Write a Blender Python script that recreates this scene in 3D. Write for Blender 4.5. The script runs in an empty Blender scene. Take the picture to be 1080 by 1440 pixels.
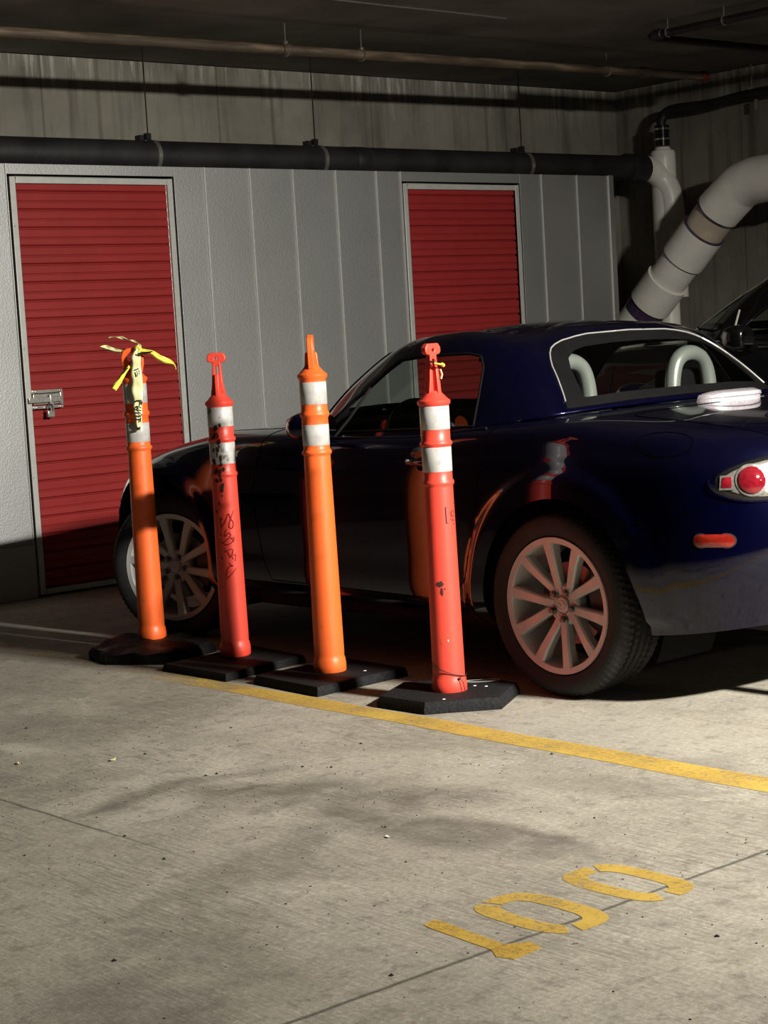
import bpy, bmesh, math, random
import numpy as np
from mathutils import Vector, Matrix
from mathutils.bvhtree import BVHTree
random.seed(7); rng = np.random.RandomState(7)
scene = bpy.context.scene
COL = scene.collection
PI = math.pi

# ------------------------------------------------------------------ materials
def new_mat(name):
    m = bpy.data.materials.new(name); m.use_nodes = True
    nt = m.node_tree
    return m, nt, nt.nodes['Principled BSDF']

def nd(nt, typ, **kw):
    n = nt.nodes.new(typ)
    for k, v in kw.items():
        if k.startswith('in_'):
            n.inputs[k[3:].replace('_', ' ')].default_value = v
        else:
            setattr(n, k, v)
    return n

def ramp(nt, fac, stops):
    r = nt.nodes.new('ShaderNodeValToRGB')
    e = r.color_ramp.elements
    while len(e) < len(stops): e.new(0.5)
    for i, (p, c) in enumerate(stops):
        e[i].position = p
        e[i].color = (c[0], c[1], c[2], 1) if isinstance(c, (tuple, list)) else (c, c, c, 1)
    nt.links.new(fac, r.inputs[0])
    return r.outputs[0]

def mixc(nt, fac, a, b, mode='MIX'):
    m = nt.nodes.new('ShaderNodeMix'); m.data_type = 'RGBA'; m.blend_type = mode
    for s, v in ((m.inputs[0], fac), (m.inputs[6], a), (m.inputs[7], b)):
        if hasattr(v, 'is_output') or isinstance(v, bpy.types.NodeSocket): nt.links.new(v, s)
        elif isinstance(v, (int, float)): s.default_value = v
        else: s.default_value = (v[0], v[1], v[2], 1)
    return m.outputs[2]

def mth(nt, op, a, b=None, c=None, clamp=False):
    m = nt.nodes.new('ShaderNodeMath'); m.operation = op; m.use_clamp = clamp
    for i, v in enumerate((a, b, c)):
        if v is None: continue
        if isinstance(v, bpy.types.NodeSocket): nt.links.new(v, m.inputs[i])
        else: m.inputs[i].default_value = v
    return m.outputs[0]

def simple(name, col, rough=0.5, metal=0.0, coat=0.0, var=0.12, scale=18, bump=0.0, bscale=200, spec=0.5, coatr=0.03, emit=None):
    m, nt, b = new_mat(name)
    tc = nd(nt, 'ShaderNodeTexCoord')
    n = nd(nt, 'ShaderNodeTexNoise'); n.inputs['Scale'].default_value = scale; n.inputs['Detail'].default_value = 5
    nt.links.new(tc.outputs['Object'], n.inputs['Vector'])
    c = ramp(nt, n.outputs[0], [(0.3, tuple(x * (1 - var) for x in col)), (0.7, tuple(min(1, x * (1 + var)) for x in col))])
    nt.links.new(c, b.inputs['Base Color'])
    b.inputs['Roughness'].default_value = rough; b.inputs['Metallic'].default_value = metal
    b.inputs['Coat Weight'].default_value = coat; b.inputs['Coat Roughness'].default_value = coatr
    b.inputs['Specular IOR Level'].default_value = spec
    if bump:
        n2 = nd(nt, 'ShaderNodeTexNoise'); n2.inputs['Scale'].default_value = bscale; n2.inputs['Detail'].default_value = 3
        nt.links.new(tc.outputs['Object'], n2.inputs['Vector'])
        bp = nd(nt, 'ShaderNodeBump'); bp.inputs['Strength'].default_value = bump; bp.inputs['Distance'].default_value = 0.003
        nt.links.new(n2.outputs[0], bp.inputs['Height']); nt.links.new(bp.outputs[0], b.inputs['Normal'])
    return m

def glass_mat(name, tint, rough=0.0, refl=1.0, base=0.04):
    m = bpy.data.materials.new(name); m.use_nodes = True; nt = m.node_tree
    for n in list(nt.nodes): nt.nodes.remove(n)
    o = nd(nt, 'ShaderNodeOutputMaterial'); t = nd(nt, 'ShaderNodeBsdfTransparent'); g = nd(nt, 'ShaderNodeBsdfGlossy')
    t.inputs[0].default_value = (*tint, 1); g.inputs['Roughness'].default_value = rough
    f = nd(nt, 'ShaderNodeLayerWeight'); f.inputs[0].default_value = 0.5
    k = mth(nt, 'MULTIPLY', mth(nt, 'ADD', mth(nt, 'MULTIPLY', mth(nt, 'POWER', f.outputs['Facing'], 5.0), 0.95), base), refl, clamp=True)
    mx = nd(nt, 'ShaderNodeMixShader')
    nt.links.new(k, mx.inputs[0]); nt.links.new(t.outputs[0], mx.inputs[1]); nt.links.new(g.outputs[0], mx.inputs[2])
    nt.links.new(mx.outputs[0], o.inputs[0])
    return m

M = {}
def paint(name, col, metal=0.6):
    m, nt, b = new_mat(name)
    tc = nd(nt, 'ShaderNodeTexCoord')
    v = nd(nt, 'ShaderNodeTexVoronoi'); v.inputs['Scale'].default_value = 1500
    nt.links.new(tc.outputs['Object'], v.inputs['Vector'])
    c = ramp(nt, v.outputs['Distance'], [(0.0, tuple(min(1, x * 1.35) for x in col)), (0.6, tuple(x * 0.8 for x in col))])
    nt.links.new(c, b.inputs['Base Color'])
    b.inputs['Metallic'].default_value = metal; b.inputs['Roughness'].default_value = 0.27
    b.inputs['Coat Weight'].default_value = 1.0; b.inputs['Coat Roughness'].default_value = 0.02
    b.inputs['Coat IOR'].default_value = 1.45; b.inputs['Specular IOR Level'].default_value = 0.08
    return m
M['paint'] = paint('navy_metallic_paint', (0.0010, 0.0012, 0.0155), 0.6)
M['paint2'] = paint('black_paint', (0.006, 0.006, 0.007), 0.3)
M['glass'] = glass_mat('clear_car_glass', (0.72, 0.78, 0.74))
M['glass_rear'] = glass_mat('rear_car_glass', (0.74, 0.76, 0.74))
M['lens_clear'] = glass_mat('clear_lamp_lens', (0.93, 0.93, 0.93), 0.01, 1.2)
M['border'] = simple('black_ceramic_border', (0.007, 0.007, 0.007), 0.12, spec=0.4)
M['black'] = simple('black_plastic', (0.012, 0.012, 0.012), 0.5)
M['gap'] = simple('panel_gap_black', (0.001, 0.001, 0.001), 0.95, spec=0.0)
M['seal'] = simple('rubber_window_seal', (0.004, 0.004, 0.004), 0.8, spec=0.1)
M['lampsilver'] = simple('silvered_reflector', (0.50, 0.47, 0.43), 0.22, 0.8, var=0.3, scale=120, bump=.5, bscale=60)
M['nut'] = simple('dull_lug_steel', (0.16, 0.15, 0.14), 0.35, 0.8)
M['liner'] = simple('wheel_liner_felt', (0.004, 0.004, 0.004), 0.95, spec=0.1)
M['interior'] = simple('dark_interior_fabric', (0.006, 0.006, 0.0065), 0.9, bump=0.3, spec=.15)
M['trim'] = simple('bright_window_trim', (0.55, 0.54, 0.52), 0.28, 0.6)
M['chrome'] = simple('chrome', (0.85, 0.85, 0.86), 0.06, 1.0, var=0.03)
M['silver'] = simple('silver_roll_hoop', (0.42, 0.45, 0.42), 0.3, 0.5, var=0.03)
M['alloy'] = simple('silver_alloy', (0.46, 0.46, 0.45), 0.36, 0.12, coat=0.3, var=0.06)
M['disc'] = simple('steel_brake_disc', (0.20, 0.19, 0.18), 0.4, 1.0)
M['caliper'] = simple('cast_caliper', (0.08, 0.06, 0.06), 0.5, 0.4)
M['tyre'] = simple('tyre_rubber', (0.0075, 0.0075, 0.0075), 0.7, var=0.3, bump=0.2, bscale=300)
M['redlens'] = simple('red_lamp_lens', (0.17, 0.006, 0.012), 0.08, coat=1.0, var=0.25, scale=90)
M['markerlens'] = simple('red_side_marker_lens', (0.16, 0.009, 0.005), 0.12, coat=1.0, var=0.2, scale=60)
M['clearlamp'] = simple('frosted_brake_lamp_lens', (0.34, 0.31, 0.33), 0.3, coat=0.5, var=0.25, scale=140)

def orange(name, col, dirt):
    m, nt, b = new_mat(name)
    tc = nd(nt, 'ShaderNodeTexCoord')
    n = nd(nt, 'ShaderNodeTexNoise'); n.inputs['Scale'].default_value = 9; n.inputs['Detail'].default_value = 6
    nt.links.new(tc.outputs['Object'], n.inputs['Vector'])
    base = ramp(nt, n.outputs[0], [(0.3, tuple(x * 0.93 for x in col)), (0.7, col)])
    mp = nd(nt, 'ShaderNodeMapping'); mp.inputs['Scale'].default_value = (1, 1, 0.35)
    nt.links.new(tc.outputs['Object'], mp.inputs['Vector'])
    s = nd(nt, 'ShaderNodeTexNoise'); s.inputs['Scale'].default_value = 60; s.inputs['Detail'].default_value = 6
    nt.links.new(mp.outputs[0], s.inputs['Vector'])
    k = ramp(nt, s.outputs[0], [(0.60, 0.0), (0.75, dirt)])
    c = mixc(nt, k, base, (0.16, 0.04, 0.02))
    nt.links.new(c, b.inputs['Base Color'])
    b.inputs['Roughness'].default_value = 0.42
    b.inputs['Subsurface Weight'].default_value = 0.06; b.inputs['Subsurface Radius'].default_value = (0.02, 0.008, 0.003)
    return m
M['orange'] = orange('orange_plastic', (0.90, 0.140, 0.026), 0.35)
M['redorange'] = orange('red_orange_plastic', (0.74, 0.062, 0.038), 0.45)

def band(name, dark, stain):
    m, nt, b = new_mat(name)
    tc = nd(nt, 'ShaderNodeTexCoord')
    n = nd(nt, 'ShaderNodeTexNoise'); n.inputs['Scale'].default_value = 28; n.inputs['Detail'].default_value = 4
    nt.links.new(tc.outputs['Object'], n.inputs['Vector'])
    base = ramp(nt, n.outputs[0], [(0.35, (0.40, 0.39, 0.37)), (0.7, (0.56, 0.55, 0.525))])
    v = nd(nt, 'ShaderNodeTexVoronoi'); v.inputs['Scale'].default_value = 260
    nt.links.new(tc.outputs['Object'], v.inputs['Vector'])
    base = mixc(nt, ramp(nt, v.outputs['Distance'], [(0.2, 0.0), (0.7, 0.35)]), base, (0.36, 0.36, 0.35))
    s = nd(nt, 'ShaderNodeTexNoise'); s.inputs['Scale'].default_value = 34; s.inputs['Detail'].default_value = 8
    nt.links.new(tc.outputs['Object'], s.inputs['Vector'])
    c = mixc(nt, ramp(nt, s.outputs[0], [(0.58, 0.0), (0.66, stain)]), base, dark)
    nt.links.new(c, b.inputs['Base Color']); b.inputs['Roughness'].default_value = 0.35
    return m
M['band'] = band('reflective_sheeting', (0.16, 0.15, 0.14), 0.25)
M['band_dirty'] = band('scuffed_reflective_sheeting', (0.05, 0.045, 0.04), 0.75)
M['rubber'] = simple('recycled_rubber', (0.012, 0.012, 0.0125), 0.72, var=0.5, scale=120, bump=0.6, bscale=160, spec=0.12)
M['darkslab'] = simple('unseen_dark_slab', (0.03, 0.03, 0.03), .9, var=.3, scale=40, spec=.2)  # dark tone chosen for the unseen slab, keeps reflections in the car side black
M['rubber_wet'] = simple('crumpled_shiny_rubber', (0.006, 0.006, 0.006), 0.55, var=0.5, scale=60, bump=1.0, bscale=45, spec=.1)
M['ink'] = simple('black_ink', (0.01, 0.008, 0.008), 0.6)
M['scuff'] = simple('black_scuff', (0.03, 0.012, 0.01), 0.8)
M['redink'] = simple('dark_red_marker_ink', (0.33, 0.01, 0.01), 0.6)
M['whiteink'] = simple('pale_chalk', (0.75, 0.72, 0.68), 0.7)
M['tape'] = simple('yellow_caution_tape', (0.85, 0.80, 0.12), 0.35, var=0.12, scale=25)
M['tape_pale'] = simple('faded_caution_tape', (0.80, 0.78, 0.42), 0.35, var=0.15, scale=30)

# concrete floor ------------------------------------------------------------
def floor_mat():
    m, nt, b = new_mat('broomed_concrete')
    g = nd(nt, 'ShaderNodeNewGeometry'); P = g.outputs['Position']
    def noise(scale, detail=5, mapping=None, rot=0, dist=0.0, rough=0.55):
        src = P
        if mapping:
            mp = nd(nt, 'ShaderNodeMapping'); mp.inputs['Scale'].default_value = mapping; mp.inputs['Rotation'].default_value = (0, 0, rot)
            nt.links.new(P, mp.inputs['Vector']); src = mp.outputs[0]
        n = nd(nt, 'ShaderNodeTexNoise'); n.inputs['Scale'].default_value = scale; n.inputs['Detail'].default_value = detail
        n.inputs['Distortion'].default_value = dist; n.inputs['Roughness'].default_value = rough
        nt.links.new(src, n.inputs['Vector']); return n.outputs[0]
    big = noise(1.1, 6, dist=0.4)
    mid = noise(6, 8, rough=0.65)
    fine = noise(70, 6, rough=0.7)
    broom = noise(9, 4, (13, 0.9, 1), rot=math.radians(2), rough=0.7)
    c = ramp(nt, big, [(0.3, (0.245, 0.222, 0.178)), (0.7, (0.40, 0.370, 0.302))])
    c = mixc(nt, ramp(nt, mid, [(0.35, 0.45), (0.6, 0.0)]), c, (0.175, 0.16, 0.13))
    c = mixc(nt, ramp(nt, fine, [(0.3, 0.5), (0.55, 0.0), (0.62, 0.0)]), c, (0.13, 0.12, 0.10))
    c = mixc(nt, ramp(nt, fine, [(0.55, 0.0), (0.75, 0.55)]), c, (0.50, 0.48, 0.42))
    c = mixc(nt, mth(nt, 'MULTIPLY', ramp(nt, broom, [(0.4, 0.65), (0.56, 0.0)]), ramp(nt, noise(1.6, 3), [(0.4, 0.2), (0.62, 1.0)])), c, (0.13, 0.12, 0.095))
    # soft-edged oil and dirt stains with a shape of their own: (x, y, half-length, half-width, angle, strength)
    sx = nd(nt, 'ShaderNodeSeparateXYZ')
    wob = nd(nt, 'ShaderNodeTexNoise'); wob.inputs['Scale'].default_value = 2.2; wob.inputs['Detail'].default_value = 6
    nt.links.new(P, wob.inputs['Vector'])
    wv = nd(nt, 'ShaderNodeVectorMath', operation='SUBTRACT'); nt.links.new(wob.outputs['Color'], wv.inputs[0]); wv.inputs[1].default_value = (0.5, 0.5, 0.5)
    ws = nd(nt, 'ShaderNodeVectorMath', operation='SCALE'); nt.links.new(wv.outputs[0], ws.inputs[0]); ws.inputs['Scale'].default_value = 0.5
    wa = nd(nt, 'ShaderNodeVectorMath', operation='ADD'); nt.links.new(P, wa.inputs[0]); nt.links.new(ws.outputs[0], wa.inputs[1])
    nt.links.new(wa.outputs[0], sx.inputs[0])
    X, Y = sx.outputs[0], sx.outputs[1]
    for (x0, y0, a, w, ang, s) in STAINS:
        ca, sa = math.cos(ang), math.sin(ang)
        dx = mth(nt, 'SUBTRACT', X, x0); dy = mth(nt, 'SUBTRACT', Y, y0)
        p = mth(nt, 'DIVIDE', mth(nt, 'ADD', mth(nt, 'MULTIPLY', dx, ca), mth(nt, 'MULTIPLY', dy, sa)), a)
        q = mth(nt, 'DIVIDE', mth(nt, 'SUBTRACT', mth(nt, 'MULTIPLY', dy, ca), mth(nt, 'MULTIPLY', dx, sa)), w)
        r = mth(nt, 'ADD', mth(nt, 'MULTIPLY', p, p), mth(nt, 'MULTIPLY', q, q))
        k = mth(nt, 'MULTIPLY', ramp(nt, r, [(0.2, abs(s)), (0.92, 0.0)]), ramp(nt, mid, [(0.3, 1.0), (0.62, 0.45)]))
        c = mixc(nt, k, c, (0.062, 0.052, 0.042) if s > 0 else (0.52, 0.49, 0.42))
    vo = nd(nt, 'ShaderNodeTexVoronoi'); vo.inputs['Scale'].default_value = 22; nt.links.new(P, vo.inputs['Vector'])
    vs2 = mth(nt, 'ADD', vo.outputs['Distance'], mth(nt, 'MULTIPLY', mth(nt, 'SUBTRACT', 0.62, noise(2.0, 3)), 0.55))
    c = mixc(nt, ramp(nt, vs2, [(0.05, 0.85), (0.09, 0.0)]), c, (0.05, 0.045, 0.04))
    c = mixc(nt, ramp(nt, noise(17, 7, rough=.7), [(0.36, 0.5), (0.47, 0.0)]), c, (0.12, 0.105, 0.085))
    # control joints
    sp = nd(nt, 'ShaderNodeSeparateXYZ'); nt.links.new(P, sp.inputs[0])
    wn = noise(7, 4)
    for ax, v0, wd, lim in ((1, -1.628, 0.005, None), (0, -2.742, 0.004, None)):
        d = mth(nt, 'ABSOLUTE', mth(nt, 'SUBTRACT', mth(nt, 'ADD', sp.outputs[ax], mth(nt, 'MULTIPLY', mth(nt, 'SUBTRACT', wn, 0.5), 0.012)), v0))
        k = ramp(nt, mth(nt, 'DIVIDE', d, wd * 3), [(0.15, 0.75), (0.6, 0.0)])
        if ax == 0:
            k = mth(nt, 'MULTIPLY', k, ramp(nt, mth(nt, 'ADD', sp.outputs[1], 1.0), [(0.4, 0.0), (0.9, 1.0)]))
        c = mixc(nt, k, c, (0.035, 0.03, 0.025))
    nt.links.new(c, b.inputs['Base Color'])
    b.inputs['Roughness'].default_value = 0.78; b.inputs['Specular IOR Level'].default_value = 0.3
    h = mth(nt, 'ADD', mth(nt, 'MULTIPLY', fine, 0.6), mth(nt, 'MULTIPLY', broom, 0.5))
    bp = nd(nt, 'ShaderNodeBump'); bp.inputs['Strength'].default_value = 0.55; bp.inputs['Distance'].default_value = 0.006
    nt.links.new(h, bp.inputs['Height']); nt.links.new(bp.outputs[0], b.inputs['Normal'])
    return m
STAINS = [(-2.42, 0.04, 0.42, 0.08, 0.12, 0.85), (-2.15, -0.38, 0.55, 0.26, -0.9, 0.72), (-2.2, -0.95, 0.5, 0.17, -1.45, 0.78),
          (-2.65, -0.72, 0.45, 0.12, 0.25, 0.45), (-1.9, 1.0, 0.6, 0.3, 0.5, 0.38), (-2.1, 1.35, 0.5, 0.2, 0.9, 0.35),
          (-1.25, -0.95, 0.22, 0.13, -0.9, 0.38), (-1.62, -0.9, 0.5, 0.1, -1.2, 0.25), (-2.5, 0.35, 0.35, 0.15, 0.2, 0.42),
          (-3.25, -1.25, 0.7, 0.3, 0.8, 0.45), (-2.24, 0.8, 0.30, 0.14, -1.1, -0.22), (-1.15, -0.45, 0.7, 0.3, -1.4, -0.25),
          (-2.35, -0.4, 0.25, 0.05, 0.1, -0.2), (-1.75, -0.3, 0.4, 0.2, -1.3, -0.2), (-1.0, 3.1, 0.5, 0.35, 1.5, 0.25), (-2.18, -0.62, 0.30, 0.09, -1.5, 0.6), (-2.12, -1.12, 0.16, 0.05, -1.6, 0.6), (-2.30, -0.12, 0.16, 0.035, 0.2, 0.6), (-2.75, 0.55, 0.22, 0.10, 0.8, 0.5), (-2.35, 0.95, 0.20, 0.07, -1.0, -0.45), (-2.62, -0.15, 0.3, 0.06, 0.1, -0.25)]
M['floor'] = floor_mat()

def wall_concrete(name, c0, c1, streak=(0.62, 0.60, 0.54)):
    m, nt, b = new_mat(name)
    g = nd(nt, 'ShaderNodeNewGeometry'); P = g.outputs['Position']
    def noise(scale, detail=5, mapping=None, rough=0.6):
        src = P
        if mapping:
            mp = nd(nt, 'ShaderNodeMapping'); mp.inputs['Scale'].default_value = mapping
            nt.links.new(P, mp.inputs['Vector']); src = mp.outputs[0]
        n = nd(nt, 'ShaderNodeTexNoise'); n.inputs['Scale'].default_value = scale; n.inputs['Detail'].default_value = detail
        n.inputs['Roughness'].default_value = rough
        nt.links.new(src, n.inputs['Vector']); return n.outputs[0]
    c = ramp(nt, noise(2.2, 7), [(0.3, c0), (0.7, c1)])
    c = mixc(nt, ramp(nt, noise(3.2, 6, (3, 3, 0.22)), [(0.5, 0.0), (0.68, 0.6)]), c, tuple(x * 0.45 for x in c0))
    # pale lime streaks that ran down from the top joint
    sp = nd(nt, 'ShaderNodeSeparateXYZ'); nt.links.new(P, sp.inputs[0])
    reach = mth(nt, 'SUBTRACT', mth(nt, 'MULTIPLY', noise(2.6, 5, (2.2, 2.2, 0.05)), 0.9), 0.25)
    dz = mth(nt, 'SUBTRACT', 2.93, sp.outputs[2])
    k = ramp(nt, mth(nt, 'SUBTRACT', reach, dz), [(0.0, 0.0), (0.22, 1.0)])
    st = ramp(nt, noise(9, 6, (2.2, 2.2, 0.16), 0.7), [(0.48, 0.0), (0.66, 0.85)])
    c = mixc(nt, mth(nt, 'MULTIPLY', k, st), c, streak)
    # form joints
    jx = mth(nt, 'ABSOLUTE', mth(nt, 'SUBTRACT', mth(nt, 'FRACT', mth(nt, 'DIVIDE', mth(nt, 'ADD', sp.outputs[0], mth(nt, 'ADD', sp.outputs[1], 10.0)), 1.22)), 0.5))
    c = mixc(nt, ramp(nt, jx, [(0.0, 0.6), (0.008, 0.0)]), c, (0.05, 0.045, 0.04))
    nt.links.new(c, b.inputs['Base Color']); b.inputs['Roughness'].default_value = 0.85; b.inputs['Specular IOR Level'].default_value = 0.25
    bp = nd(nt, 'ShaderNodeBump'); bp.inputs['Strength'].default_value = 0.3; bp.inputs['Distance'].default_value = 0.01
    nt.links.new(noise(30, 5), bp.inputs['Height']); nt.links.new(bp.outputs[0], b.inputs['Normal'])
    return m
M['concrete'] = wall_concrete('board_marked_concrete', (0.16, 0.148, 0.12), (0.27, 0.253, 0.21))
M['ceil'] = simple('ceiling_concrete', (0.23, 0.215, 0.185), 0.9, var=0.3, scale=2.5, bump=0.3, bscale=25)

def stucco_metal(name, col):
    m, nt, b = new_mat(name)
    g = nd(nt, 'ShaderNodeNewGeometry')
    n = nd(nt, 'ShaderNodeTexNoise'); n.inputs['Scale'].default_value = 115; n.inputs['Detail'].default_value = 3
    nt.links.new(g.outputs['Position'], n.inputs['Vector'])
    n2 = nd(nt, 'ShaderNodeTexNoise'); n2.inputs['Scale'].default_value = 2.0; n2.inputs['Detail'].default_value = 5
    nt.links.new(g.outputs['Position'], n2.inputs['Vector'])
    c = ramp(nt, n2.outputs[0], [(0.3, tuple(x * 0.93 for x in col)), (0.7, tuple(x * 1.05 for x in col))])
    nt.links.new(c, b.inputs['Base Color'])
    b.inputs['Roughness'].default_value = 0.50; b.inputs['Metallic'].default_value = 0.85
    bp = nd(nt, 'ShaderNodeBump'); bp.inputs['Strength'].default_value = 0.32; bp.inputs['Distance'].default_value = 0.003
    nt.links.new(n.outputs[0], bp.inputs['Height']); nt.links.new(bp.outputs[0], b.inputs['Normal'])
    return m
M['panel'] = stucco_metal('embossed_grey_steel', (0.42, 0.43, 0.42))
M['frame'] = simple('galvanised_door_frame', (0.50, 0.50, 0.47), 0.4, 0.3, var=0.08)
M['reddoor'] = simple('red_painted_steel', (0.26, 0.022, 0.021), 0.45, 0.0, var=0.06, scale=5, spec=.22)
M['steel'] = simple('zinc_steel', (0.62, 0.60, 0.55), 0.3, 0.9, var=0.15, scale=60)
M['blackpipe'] = simple('black_cast_iron_pipe', (0.013, 0.0125, 0.012), 0.55, 0.1, var=0.5, scale=7, bump=0.3, bscale=40)
def rusty():
    m, nt, b = new_mat('rusty_sprinkler_pipe')
    g = nd(nt, 'ShaderNodeNewGeometry')
    mp = nd(nt, 'ShaderNodeMapping'); mp.inputs['Scale'].default_value = (0.5, 4, 4); nt.links.new(g.outputs['Position'], mp.inputs['Vector'])
    n = nd(nt, 'ShaderNodeTexNoise'); n.inputs['Scale'].default_value = 6; n.inputs['Detail'].default_value = 7
    nt.links.new(mp.outputs[0], n.inputs['Vector'])
    c = ramp(nt, n.outputs[0], [(0.3, (0.035, 0.026, 0.018)), (0.5, (0.075, 0.052, 0.032)), (0.72, (0.20, 0.15, 0.10))])
    nt.links.new(c, b.inputs['Base Color']); b.inputs['Roughness'].default_value = 0.6; return m
M['rust'] = rusty()
M['pvc'] = simple('white_pvc', (0.80, 0.78, 0.71), 0.35, var=0.08, scale=6)
M['pvc_tan'] = simple('tan_pvc', (0.52, 0.44, 0.34), 0.4, var=0.15, scale=9)
M['purple'] = simple('purple_primer', (0.06, 0.035, 0.08), 0.4, var=0.5, scale=30)
M['darkmetal'] = simple('dark_steel', (0.03, 0.03, 0.03), 0.35, 0.6)
M['redcap'] = simple('red_plastic_cap', (0.16, 0.02, 0.015), 0.4)

def yellow_paint():
    m, nt, b = new_mat('worn_yellow_paint')
    g = nd(nt, 'ShaderNodeNewGeometry')
    n = nd(nt, 'ShaderNodeTexNoise'); n.inputs['Scale'].default_value = 60; n.inputs['Detail'].default_value = 9; n.inputs['Roughness'].default_value = 0.8
    nt.links.new(g.outputs['Position'], n.inputs['Vector'])
    n2 = nd(nt, 'ShaderNodeTexNoise'); n2.inputs['Scale'].default_value = 5; n2.inputs['Detail'].default_value = 5
    nt.links.new(g.outputs['Position'], n2.inputs['Vector'])
    c = ramp(nt, n2.outputs[0], [(0.3, (0.40, 0.25, 0.04)), (0.7, (0.52, 0.35, 0.065))])
    nt.links.new(c, b.inputs['Base Color']); b.inputs['Roughness'].default_value = 0.6
    sp = nd(nt, 'ShaderNodeSeparateXYZ'); nt.links.new(g.outputs['Position'], sp.inputs[0])
    wear = ramp(nt, mth(nt, 'MULTIPLY', mth(nt, 'SUBTRACT', sp.outputs[1], 1.0), 1.6), [(0.0, 0.0), (1.0, 0.13)])
    k = mth(nt, 'SUBTRACT', mth(nt, 'ADD', mth(nt, 'MULTIPLY', n.outputs[0], 0.75), mth(nt, 'MULTIPLY', n2.outputs[0], 0.25)), wear)
    a = ramp(nt, k, [(0.37, 0.0), (0.50, 0.84)])
    nt.links.new(a, b.inputs['Alpha'])
    return m
M['yellow'] = yellow_paint()

# ------------------------------------------------------------------ helpers
def tag(o, label=None, cat=None, group=None, kind=None):
    if label: o['label'] = label
    if cat: o['category'] = cat
    if group: o['group'] = group
    if kind: o['kind'] = kind
    return o

def empty(name, loc=(0, 0, 0), rz=0.0):
    o = bpy.data.objects.new(name, None); COL.objects.link(o)
    o.location = loc; o.rotation_euler = (0, 0, rz); o.empty_display_size = 0.1
    return o

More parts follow.
